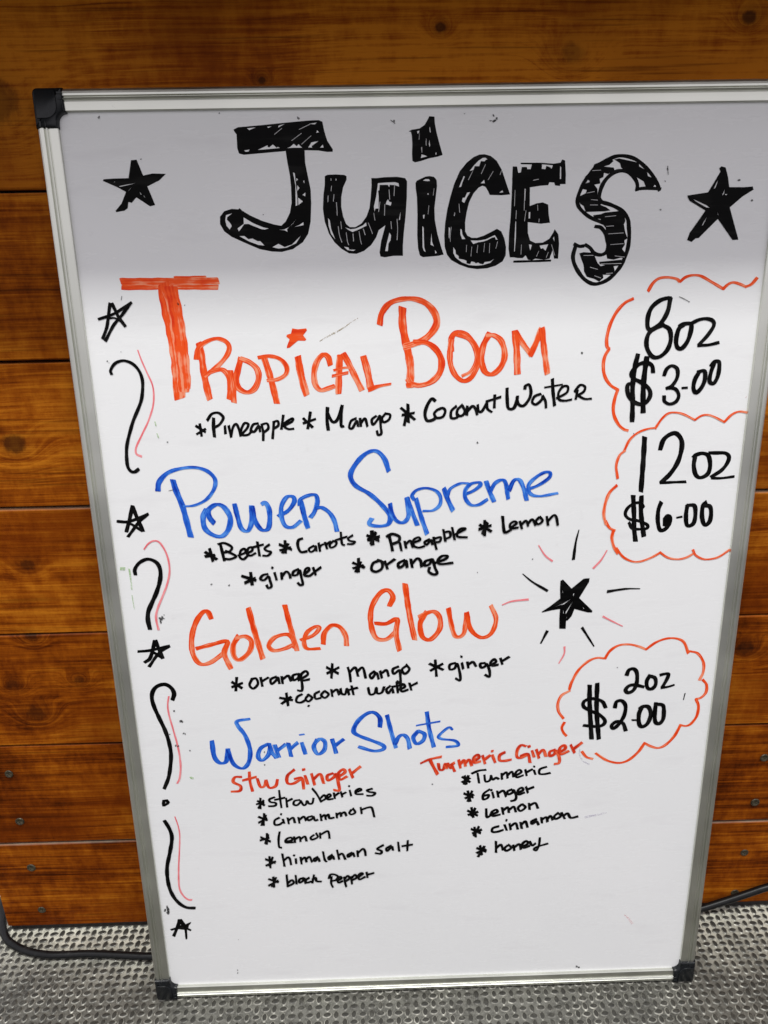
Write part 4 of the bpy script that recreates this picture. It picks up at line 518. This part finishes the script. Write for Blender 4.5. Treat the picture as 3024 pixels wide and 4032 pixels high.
 'S27,27,3396 -6245 3416 -6346;S30,30,3371 -6258 3449 -6322;S32,32,3446 -6275 3372 -6322;S29,29,3433 -6246 3391 -6345;S29,29,3468 -6221 3538 -6190 3609 -6182;S25,25,3526 -6220 3544 -6336;S26,26,3596 -6244 3610 -6320 3653 -6307 3664 -6250;S28,28,3665 -6257 3684 -6301 3715 -6280 3743 -6296;S25,25,3770 -6229 3778 -6300;S27,27,3777 -6253 3820 -6219 3834 -6287;S27,27,3833 -6255 3876 -6213 3893 -6275;S28,28,3909 -6265 3970 -6224 3950 -6194 3914 -6229 3928 -6281 3992 -6261;S25,25,4012 -6194 4028 -6265;S29,29,4026 -6226 4083 -6192;S25,25,4100 -6204 4117 -6254;S28,28,4097 -6160 4105 -6162;S28,28,4226 -6168 4162 -6194 4158 -6245 4202 -6254 4267 -6242;S28,28,3430 -6428 3457 -6553;S31,31,3392 -6456 3484 -6507;S32,32,3487 -6474 3406 -6514;S29,29,3474 -6430 3431 -6552;S29,29,3652 -6417 3594 -6466 3589 -6533 3633 -6520 3645 -6483 3604 -6489;S26,26,3682 -6452 3698 -6518;S31,31,3668 -6425 3676 -6427;S26,26,3732 -6439 3746 -6512;S29,29,3745 -6465 3795 -6437 3824 -6507;S30,30,3882 -6425 3839 -6446 3846 -6483 3890 -6462 3901 -6433 3929 -6508 3918 -6552 3877 -6565;S30,30,3934 -6471 3996 -6437 3982 -6407 3946 -6435 3954 -6487 4012 -6467;S26,26,4026 -6398 4048 -6471;S31,31,4040 -6431 4104 -6404;S28,28,3470 -6630 3491 -6749;S31,31,3433 -6666 3532 -6728;S33,33,3535 -6684 3440 -6717;S30,30,3509 -6639 3472 -6733;S28,28,3623 -6650 3631 -6751 3665 -6737;S31,31,3663 -6722 3738 -6695 3725 -6664 3681 -6693 3695 -6738 3767 -6726;S27,27,3788 -6641 3802 -6723;S29,29,3801 -6675 3845 -6639 3859 -6702;S29,29,3864 -6669 3908 -6634 3931 -6697;S29,29,3989 -6607 3953 -6650 3980 -6689 4029 -6646 3996 -6607;S27,27,4065 -6599 4074 -6673;S30,30,4073 -6625 4129 -6597 4159 -6661;S28,28,3506 -6872 3521 -6993;S32,32,3474 -6894 3568 -6946;S33,33,3577 -6905 3488 -6946;S30,30,3551 -6866 3501 -6977;S31,31,3758 -6869 3698 -6890 3693 -6935 3744 -6937 3804 -6917;S27,27,3819 -6853 3843 -6921;S31,31,3834 -6796 3840 -6800;S27,27,3870 -6840 3885 -6915;S30,30,3883 -6874 3934 -6838 3958 -6910;S27,27,3984 -6829 4000 -6904;S30,30,3992 -6863 4035 -6819 4060 -6891;S31,31,4149 -6793 4099 -6821 4107 -6852 4150 -6823 4174 -6865;S27,27,4200 -6777 4209 -6844;S30,30,4207 -6803 4251 -6774 4266 -6830;S30,30,4264 -6797 4295 -6760 4319 -6810;S29,29,4364 -6733 4333 -6769 4354 -6800 4403 -6764 4366 -6725;S27,27,4408 -6724 4444 -6799;S31,31,4429 -6765 4472 -6737 4507 -6791 4579 -6778;S28,28,3568 -7105 3590 -7220;S33,33,3536 -7134 3630 -7180;S34,34,3627 -7153 3537 -7195;S31,31,3613 -7114 3551 -7242;S27,27,3734 -7057 3738 -7195;S30,30,3743 -7138 3787 -7100 3811 -7167;S30,30,3858 -7111 3827 -7148 3848 -7180 3898 -7143 3865 -7103;S27,27,3917 -7110 3932 -7179;S30,30,3930 -7137 3981 -7100 3999 -7166;S31,31,4008 -7140 4071 -7096 4051 -7064 4013 -7101 4028 -7148 4088 -7127;S30,30,4089 -7070 4117 -7121 4151 -7099;S26,26,4195 -7028 4189 -7123 4165 -7185 4139 -7168 4176 -7139 4281 -7104'),
('drawn_cloud', 'orange red cloud outline around the two ounce price', 'red',
 'S27,27,4370 -5614 4318 -5534 4308 -5438 4341 -5356 4418 -5308;S27,27,4412 -5293 4434 -5206 4495 -5079 4584 -4990 4665 -4958 4734 -4965;S27,27,4741 -4969 4786 -4887 4865 -4832 4969 -4824 5064 -4849 5135 -4882;S27,27,5135 -4882 5227 -4809 5328 -4772 5422 -4775 5499 -4817 5552 -4933;S26,26,5566 -4914 5647 -4941 5710 -5035 5721 -5140 5693 -5230;S27,27,5725 -5228 5768 -5283 5772 -5366 5730 -5424 5678 -5440;S28,28,5680 -5440 5713 -5519 5708 -5628 5663 -5711 5612 -5740 5551 -5728;S29,29,5554 -5728 5503 -5853 5425 -5950 5352 -5985 5274 -5963 5208 -5924;S29,29,5208 -5924 5149 -6028 5057 -6119 4961 -6147 4849 -6118 4769 -6065 4721 -6026;S28,28,4578 -6002 4628 -6066 4691 -6090;S26,26,4383 -5660 4360 -5717 4378 -5773 4410 -5813'),
('lettering', 'black hand written price 2oz at two dollars', 'black',
 'S41,41,4968 -5152 4985 -5100 5031 -5087 5066 -5132 5074 -5237 5049 -5319 4998 -5347 4969 -5317 4998 -5273 5055 -5263 5144 -5287;S40,40,5195 -5165 5171 -5229 5186 -5300 5229 -5311 5262 -5267 5251 -5196 5196 -5168;S37,37,5301 -5162 5342 -5152 5379 -5155 5368 -5211 5332 -5295;S36,22,5324 -5302 5387 -5294 5446 -5275;S47,47,4611 -5258 4624 -5472 4666 -5852;S47,47,4684 -5240 4697 -5534 4739 -5855;S39,39,4784 -5504 4750 -5440 4684 -5408 4620 -5403 4563 -5434 4566 -5488 4628 -5532 4727 -5584 4785 -5646 4777 -5694 4714 -5717 4579 -5700;S41,41,4877 -5507 4889 -5445 4941 -5435 4983 -5496 4975 -5604 4928 -5699 4878 -5744 4859 -5709 4905 -5668 4971 -5689 5004 -5771;S22,22,5060 -5655 5110 -5657;S44,44,5150 -5513 5124 -5584 5133 -5694 5168 -5734 5219 -5697 5243 -5600 5214 -5515 5160 -5504 5125 -5530;S43,43,5283 -5472 5282 -5577 5295 -5681 5338 -5703 5371 -5653 5370 -5556 5352 -5496 5287 -5484;S10,10,5564 -5371 5555 -5442'),
('drawn_squiggle', 'tall black S curve beside Tropical Boom', 'black',
 'S26,32,334 -2159 330 -2127 366 -2077 414 -2053 465 -2051 526 -2080 570 -2138 588 -2209 583 -2285 563 -2375 528 -2453 470 -2563 415 -2701 387 -2794 376 -2888 377 -2963 399 -3005 432 -3012 468 -2989'),
('drawn_squiggle', 'pink curve beside Tropical Boom', 'pink',
 'S12,20,577 -1965 599 -2050 633 -2152 667 -2249 671 -2339 653 -2442 600 -2566 536 -2677 478 -2776 461 -2823 468 -2857 506 -2876'),
('drawn_star', 'open black star left of Power', 'black',
 'S34,34,374 -3325 342 -3427 294 -3562;S36,36,377 -3329 396 -3406 443 -3560;S32,32,225 -3464 312 -3471 406 -3443 505 -3403;S30,30,497 -3409 416 -3476 352 -3552 304 -3610;S27,27,304 -3477 351 -3497 430 -3558;S33,33,235 -3466 263 -3469'),
('drawn_squiggle', 'black hook curve left of ginger', 'black',
 'S33,45,327 -3978 328 -3928 372 -3868 440 -3833 496 -3841 542 -3880 559 -3949 546 -4041 506 -4149 451 -4257 405 -4350 392 -4437 400 -4526'),
('drawn_squiggle', 'pink hook curve left of Golden Glow', 'pink',
 'S13,22,433 -3735 478 -3682 530 -3656 578 -3671 620 -3746 644 -3852 641 -3967 607 -4082 551 -4205 495 -4321 470 -4416 480 -4536'),
('drawn_star', 'open black star left of orange and mango', 'black',
 'S37,37,431 -4652 408 -4729 367 -4834 314 -4874;S39,39,439 -4652 459 -4730 487 -4834;S34,34,265 -4759 383 -4750 561 -4710;S32,32,561 -4713 453 -4787 351 -4920;S30,30,383 -4752 478 -4829'),
('drawn_squiggle', 'black cane shaped curve left of Warrior Shots', 'black',
 'S44,39,537 -5282 558 -5217 535 -5153 481 -5115 409 -5130 359 -5182 339 -5261 353 -5364 390 -5491 429 -5618 454 -5755 460 -5892 439 -6037 406 -6168 353 -6288;P319 -6422 374 -6416 394 -6452 381 -6476 338 -6502 311 -6501 308 -6465/348 -6445 355 -6455 347 -6468'),
('drawn_squiggle', 'pink curve left of Warrior Shots', 'pink',
 'S15,21,504 -5246 484 -5339 486 -5449 509 -5606 532 -5765 544 -5918 541 -6049 519 -6172 490 -6230'),
('drawn_squiggle', 'black curve left of the lower ingredient lists', 'black',
 'S41,41,316 -6675 350 -6756 370 -6849 361 -6941 323 -7094 286 -7234 273 -7361 280 -7513 314 -7636 370 -7728 438 -7780 521 -7790'),
('drawn_squiggle', 'pink curve left of the lower ingredient lists', 'pink',
 'S12,24,425 -6630 447 -6745 452 -6860 430 -7052 404 -7247 386 -7429 388 -7550 419 -7632 461 -7678 498 -7684'),
('drawn_star', 'small black star at the bottom left of the board', 'black',
 'P327 -7932 370 -7930 403 -8002 462 -7975 465 -7988 438 -8020 427 -8070 396 -8081 304 -8064 292 -8055/346 -8001 355 -8008 349 -8018;S35,35,341 -7957 305 -8056 262 -8155;S40,18,395 -8018 398 -8093 394 -8203;S28,28,243 -8072 292 -8055;S28,28,424 -8069 450 -8085'),
('hatch_gap', 'thin bare slivers between the scribbled strokes of the title', 'sliver',
 'S5,5,2276 -781 2269 -831;S5,5,2293 -840 2296 -891 2296 -936;S5,5,2229 -789 2225 -835;S5,5,2259 -718 2254 -754;S5,5,2323 -983 2328 -1039;S5,5,2301 -1020 2309 -1085 2327 -1141;S5,5,2364 -1067 2372 -1133 2381 -1161;S5,5,2419 -1077 2422 -1133;S5,5,2469 -1060 2477 -1116 2486 -1158;S5,5,2504 -1042 2518 -1088;S5,5,2545 -996 2564 -1042 2578 -1080;S5,5,2592 -923 2600 -978;S5,5,2643 -841 2631 -914;S5,5,2682 -860 2678 -943;S5,5,2763 -716 2757 -798;S5,5,2718 -752 2722 -824;S5,5,2779 -972 2783 -1046 2777 -1130;S5,5,2729 -990 2733 -1045;S4,4,2021 -308 2109 -271;S4,4,1827 -340 1887 -298;S4,4,1959 -386 2038 -335;S4,4,2035 -413 2114 -353;S4,4,3246 -930 3242 -955;S4,4,3219 -1039 3212 -1104 3212 -1150;S4,4,3280 -866 3287 -930;S4,4,3346 -1179 3344 -1232;S4,4,3389 -1193 3383 -1266;S4,4,3438 -1181 3432 -1240;S4,4,3494 -1168 3488 -1234;S4,4,3536 -1169 3534 -1242;S4,4,3600 -1157 3587 -1210;S4,4,3552 -629 3512 -692;S4,4,3489 -578 3456 -647;S4,4,3620 -624 3607 -655;S4,4,3387 -627 3354 -689;S4,4,2964 -349 2960 -392;S4,4,3017 -387 3017 -436;S4,4,2983 -447 2982 -484;S4,4,3037 -875 3030 -939;S4,4,3079 -748 3072 -799;S4,4,3731 -770 3730 -889;S4,4,3746 -922 3745 -986;S4,4,3809 -763 3810 -923;S4,4,3825 -923 3816 -1004;S4,4,3875 -701 3918 -693;S4,4,3917 -884 3921 -925;S4,4,3935 -989 3933 -1014;S4,4,3797 -1184 3795 -1258;S4,4,4045 -1188 4075 -1271;S4,4,3941 -1236 3925 -1277;S4,4,4021 -1246 4005 -1287;S4,4,4347 -637 4415 -634;S4,4,4300 -727 4326 -722;S4,4,4313 -802 4374 -791;S4,4,4351 -851 4404 -856;S4,4,4345 -891 4406 -892;S4,4,4473 -982 4561 -975;S4,4,4487 -1055 4549 -1052;S4,4,4509 -1113 4632 -1107;S4,4,4532 -1196 4638 -1190;S4,4,4574 -1284 4655 -1294;S4,4,4462 -1345 4632 -1344;S4,4,4315 -1276 4395 -1277;S4,4,4374 -1369 4438 -1387;S4,4,4415 -1437 4469 -1455;S4,4,4512 -1422 4566 -1418'),
('smudge', 'faint pale green smear on the white board', 'green',
 'S19,10,277 -3923 279 -4026 277 -4127;S9,6,273 -4181 275 -4244 278 -4323;S31,31,202 -3918 234 -3919;S11,11,657 -2573 662 -2613;S11,11,664 -2676 673 -2713;P617 -6160 640 -6157 660 -6166 661 -6189 638 -6188 625 -6178'),
('smudge', 'thin brown scuff between Tropical and Boom', 'brown',
 'S8,15,2113 -1922 2174 -1888 2235 -1857;S14,4,2235 -1861 2318 -1815 2379 -1774 2441 -1739'),
('smudge', 'pale lilac erased streak beside the list', 'lilac',
 'S31,15,4661 -6789 4762 -6770 4878 -6744;S10,20,4555 -5964 4556 -6036 4595 -6109 4660 -6151'),
('smudge', 'small pale red smear', 'rose',
 'S6,31,5164 -8074 5208 -8118 5258 -8192;S8,8,5815 -2462 5813 -2473'),
('ink_speck', 'tiny black ink speck', 'speck',
 'P471 -210 469 -203 476 -195 486 -190 486 -198 487 -204 480 -212;P762 -504 762 -500 768 -497 774 -496 776 -501 770 -504 765 -506;P1403 -188 1406 -184 1409 -179 1413 -183 1416 -186 1412 -189 1408 -189;P2028 -233 2023 -239 2011 -232 2011 -224 2011 -216 2022 -221 2031 -227;P2758 -260 2758 -252 2765 -248 2771 -253 2773 -258 2769 -262 2764 -262;P2771 -265 2767 -264 2762 -263 2764 -259 2768 -257 2773 -256 2773 -261;P3318 -221 3315 -217 3310 -214 3315 -212 3319 -208 3324 -212 3321 -217;P3549 -240 3542 -236 3538 -231 3537 -225 3540 -217 3547 -226 3553 -235;P3536 -272 3539 -265 3550 -259 3565 -259 3561 -268 3557 -276 3541 -279;P3536 -269 3528 -271 3521 -272 3514 -269 3513 -263 3522 -263 3532 -263;P3576 -262 3569 -261 3563 -256 3562 -249 3565 -242 3577 -244 3577 -255;P3553 -265 3555 -260 3560 -259 3565 -260 3568 -267 3562 -271 3557 -270;P4938 -724 4937 -720 4939 -716 4943 -720 4948 -723 4946 -728 4941 -728;P4932 -939 4927 -941 4919 -942 4916 -936 4916 -932 4923 -929 4932 -934;P4958 -645 4950 -643 4946 -632 4948 -624 4953 -622 4958 -630 4961 -639;P5529 -726 5533 -719 5544 -716 5551 -718 5555 -722 5551 -730 5536 -732;P5660 -885 5657 -877 5661 -870 5670 -869 5674 -875 5675 -882 5668 -884;P1698 -925 1698 -922 1699 -917 1704 -917 1707 -919 1704 -923 1702 -926;P3461 -2828 3455 -2822 3458 -2814 3465 -2809 3471 -2815 3474 -2822 3470 -2829;P958 -1607 951 -1606 946 -1598 945 -1589 951 -1586 957 -1593 960 -1600;P1002 -1611 1003 -1607 1005 -1604 1009 -1604 1011 -1608 1009 -1610 1006 -1613;P3484 -4049 3482 -4046 3483 -4040 3487 -4037 3491 -4039 3490 -4044 3488 -4048;P3995 -3931 3990 -3928 3991 -3919 3997 -3919 4002 -3918 4003 -3925 3999 -3929;P4872 -5073 4868 -5074 4865 -5070 4863 -5065 4868 -5062 4874 -5062 4876 -5069;P532 -5411 530 -5401 539 -5396 548 -5398 548 -5407 547 -5420 536 -5419;P467 -5670 462 -5668 464 -5663 468 -5659 476 -5659 478 -5667 473 -5671;P532 -5814 531 -5809 531 -5802 536 -5798 542 -5798 542 -5807 536 -5814;P510 -5798 510 -5791 515 -5783 525 -5784 524 -5794 522 -5804 511 -5809;P544 -5808 539 -5807 533 -5801 539 -5794 546 -5788 552 -5796 550 -5806;P578 -5525 583 -5512 595 -5508 610 -5509 607 -5526 597 -5534 585 -5536;P603 -5539 598 -5531 595 -5520 606 -5512 613 -5522 619 -5529 612 -5537;P599 -5667 599 -5660 605 -5653 616 -5644 616 -5654 614 -5663 605 -5670;P620 -5679 618 -5669 617 -5660 624 -5656 630 -5656 630 -5665 626 -5673;P652 -5864 645 -5863 644 -5853 649 -5848 653 -5846 658 -5851 659 -5862;P201 -7824 191 -7825 194 -7805 201 -7789 211 -7789 214 -7806 209 -7825;P240 -7806 224 -7809 221 -7778 222 -7757 233 -7740 242 -7769 253 -7795;P241 -7825 229 -7826 221 -7803 233 -7791 241 -7783 251 -7796 250 -7817;P245 -7856 232 -7869 221 -7855 215 -7844 217 -7825 235 -7822 247 -7838;P241 -7838 237 -7828 241 -7821 248 -7824 255 -7825 252 -7832 249 -7838;P205 -7804 204 -7800 206 -7790 212 -7790 217 -7790 214 -7799 209 -7804;P516 -4425 512 -4434 501 -4431 494 -4425 491 -4415 504 -4409 520 -4414;P531 -4418 522 -4419 519 -4409 522 -4397 533 -4398 537 -4405 541 -4414;P512 -4448 501 -4440 507 -4426 517 -4419 526 -4426 532 -4436 523 -4444;P505 -4466 500 -4462 499 -4452 503 -4439 510 -4444 517 -4451 513 -4465;P544 -4393 542 -4389 541 -4384 547 -4383 553 -4384 553 -4390 549 -4394;P554 -4427 543 -4430 534 -4431 520 -4428 524 -4418 537 -4417 545 -4420;P505 -4480 506 -4469 508 -4459 515 -4455 519 -4458 518 -4466 513 -4476;P748 -2759 742 -2761 740 -2755 741 -2747 747 -2747 753 -2749 753 -2756;P434 -1981 432 -1977 433 -1973 436 -1971 438 -1971 439 -1974 439 -1979;P307 -2055 304 -2052 308 -2045 315 -2044 318 -2049 316 -2054 311 -2056;P327 -2066 325 -2068 321 -2069 322 -2065 323 -2062 326 -2061 327 -2063;P4690 -8782 4681 -8781 4669 -8782 4670 -8768 4673 -8754 4685 -8758 4693 -8770;P4695 -8787 4691 -8776 4703 -8772 4715 -8773 4719 -8786 4709 -8793 4700 -8794;P4964 -8855 4959 -8862 4949 -8861 4951 -8848 4956 -8840 4964 -8838 4967 -8847;P5292 -8870 5288 -8861 5289 -8844 5302 -8832 5310 -8844 5309 -8861 5302 -8880;P921 -8659 916 -8665 912 -8663 907 -8660 908 -8649 915 -8647 919 -8651;P920 -8696 914 -8702 906 -8705 906 -8694 907 -8688 912 -8686 917 -8687;P957 -8239 953 -8241 951 -8238 951 -8234 953 -8228 956 -8231 959 -8234;P1386 -5906 1382 -5904 1382 -5898 1384 -5890 1392 -5888 1395 -5897 1393 -5908;P1387 -6047 1384 -6053 1377 -6055 1374 -6049 1373 -6041 1379 -6036 1387 -6038;P4349 -2074 4341 -2067 4338 -2060 4339 -2053 4346 -2053 4356 -2055 4357 -2067;P4854 -2771 4852 -2775 4847 -2773 4843 -2769 4844 -2764 4850 -2764 4854 -2768;P3074 -6334 3071 -6339 3062 -6339 3058 -6333 3057 -6327 3064 -6325 3075 -6326;P1006 -4097 1007 -4089 1015 -4085 1022 -4086 1026 -4091 1020 -4099 1011 -4103;P1172 -4117 1166 -4112 1174 -4100 1182 -4097 1186 -4101 1185 -4109 1179 -4117;P5232 -1663 5230 -1666 5225 -1661 5226 -1658 5227 -1657 5231 -1657 5234 -1661;S6,6,4952 -611 4962 -676;S6,6,5143 -1617 5179 -1632 5234 -1660;S6,6,496 -1528 488 -1558;S7,7,4809 -2117 4829 -2087;S7,7,713 -3191 752 -3185;S6,6,2739 -251 2772 -275'),
]
# ink is laid on the board: centre lines in tenths of a millimetre from the board's top left corner
UNIT = 1e-4
def build_ink(idx, name, label, ink, data):
    V = []; F = []; UV = []; AL = []
    lo, hi = {'red': (0.74, 0.36), 'blue': (0.66, 0.44), 'red2': (0.8, 0.28), 'black': (0.86, 0.15)}.get(ink, (1.0, 0.0))
    rs = random.Random(idx * 17 + 1)
    zbase = ZB + 0.00012 + (idx % 4) * 0.00010
    for si, item in enumerate(data.split(';')):
        z = zbase + si * 4e-6
        if item[0] == 'P':
            loops = [[tuple(map(float, p)) for p in zip(*[iter(l.split())] * 2)] for l in item[1:].split('/')]
            flat = [Vector((x * UNIT, y * UNIT, 0)) for l in loops for x, y in l]
            tri = tessellate_polygon([[Vector((x * UNIT, y * UNIT, 0)) for x, y in l] for l in loops])
            base = len(V)
            for v in flat: V.append(B(v.x, v.y, z)); UV.append((v.x * 1000 * 0.3 + si, v.y * 1000 * 0.05)); AL.append(0.35)
            for t in tri:
                a, b_, c_ = t
                if (flat[b_] - flat[a]).cross(flat[c_] - flat[a]).z < 0: a, c_ = c_, a
                F.append((base + a, base + b_, base + c_))
            continue
        w0, w1, rest = item[1:].split(',')
        w0 = float(w0) * UNIT / 2; w1 = float(w1) * UNIT / 2
        nums = list(map(float, rest.split())); P = [Vector((nums[i] * UNIT, nums[i + 1] * UNIT)) for i in range(0, len(nums), 2)]
        C = catmull(P, 7) if len(P) > 2 else [P[0].lerp(P[1], k / 6) for k in range(7)]
        # drop near duplicates
        C2 = [C[0]]
        for p in C[1:]:
            if (p - C2[-1]).length > 1.5e-4: C2.append(p)
        C = C2
        if len(C) < 2: C.append(C[0] + Vector((0.0006, 0)))
        seed = rs.uniform(0, 50)
        T = []
        for i in range(len(C)):
            t = C[min(i + 1, len(C) - 1)] - C[max(i - 1, 0)]
            T.append(t.normalized() if t.length > 1e-9 else Vector((1, 0)))
        # rounded-square marker ends
        wm0, wm1 = w0, w1
        pts = [(C[0] - T[0] * wm0 * 0.52, T[0], 0.74), (C[0] - T[0] * wm0 * 0.44, T[0], 0.93)] + [(c, t, 1.0) for c, t in zip(C, T)] + [(C[-1] + T[-1] * wm1 * 0.44, T[-1], 0.93), (C[-1] + T[-1] * wm1 * 0.52, T[-1], 0.74)]
        s = 0.0; prev = None; n = len(pts); base = len(V)
        ph = rs.uniform(0, 6.28); skew = rs.uniform(-0.35, 0.35)
        for i, (c, t, k) in enumerate(pts):
            if prev is not None: s += (c - prev).length
            prev = c
            f = i / (n - 1); wd = (w0 + (w1 - w0) * f) * k * (lo + hi * abs(t.y))
            wd *= 1 + 0.07 * math.sin(s * 420 + ph) + rs.uniform(-.03, .03)
            nn_ = Vector((-t.y, t.x))
            sh = t * (wd * skew if (i < 2 or i > n - 3) else 0)
            zz = z + s * 2e-5; AL += [f, f, f]
            V.append(B(c.x + nn_.x * wd + sh.x, c.y + nn_.y * wd + sh.y, zz)); UV.append((s * 1000, seed))
            V.append(B(c.x, c.y, zz)); UV.append((s * 1000, seed + 0.5))
            V.append(B(c.x - nn_.x * wd - sh.x, c.y - nn_.y * wd - sh.y, zz)); UV.append((s * 1000, seed + 1))
        for i in range(n - 1):
            a = base + i * 3
            F.append((a + 1, a + 4, a + 3, a)); F.append((a + 2, a + 5, a + 4, a + 1))
    me = bpy.data.meshes.new(name); me.from_pydata(V, [], F)
    ul = me.uv_layers.new(name='UVMap')
    flat = []
    for p in me.polygons:
        for vi in p.vertices: flat += UV[vi]
    ul.data.foreach_set('uv', flat)
    at = me.attributes.new('along', 'FLOAT', 'POINT'); at.data.foreach_set('value', AL)
    me.update()
    ob = link(name, me, INK[ink], panel); ob['label'] = label
    return ob
    return ob
for idx, (name, label, ink, data) in enumerate(INK_DATA):
    if name in ('smudge', 'drawn_dash', 'ink_speck'):          # loose marks: every one a mesh of its own
        for item in data.split(';'): build_ink(idx, name, label, ink, item)
    elif name == 'hatch_gap':                                   # bare slivers belong to the scribbled title: same mesh, second material
        ob = build_ink(2, name, label, ink, data); title = TITLE[0]
        bm = bmesh.new(); bm.from_mesh(title.data); n0 = len(bm.faces); bm.from_mesh(ob.data); bm.faces.ensure_lookup_table()
        for f in bm.faces[n0:]: f.material_index = 1
        bm.to_mesh(title.data); bm.free(); title.data.materials.append(INK[ink]); bpy.data.objects.remove(ob)
    else:
        ob = build_ink(idx, name, label, ink, data)
        if idx == 0: TITLE = [ob]

# ================================================================== COUNTER above the board (unseen, placed and sized so its overhang shades the top of the board)
m, nt, b = mat('unseen_counter_wood'); P = obj_vec(nt)
n1 = noise(nt, mapping(nt, P, (3, 60, 60)), 1.0, 4)
L(nt, ramp(nt, n1, [(0.3, (0.10, 0.045, 0.012)), (0.7, (0.26, 0.13, 0.04))]), b.inputs['Base Color']); b.inputs['Roughness'].default_value = 0.45
bm = bmesh.new(); bm_box(bm, WALL_X0 - 0.5, WALL_X1, -CT_D, 0.30, CT_Z, CT_Z + 0.035, 0.004)
ct = from_bm('unseen_counter_top', bm, m)
tag(ct, 'unseen wooden counter top set over the whiteboard to shade its upper part', 'counter')
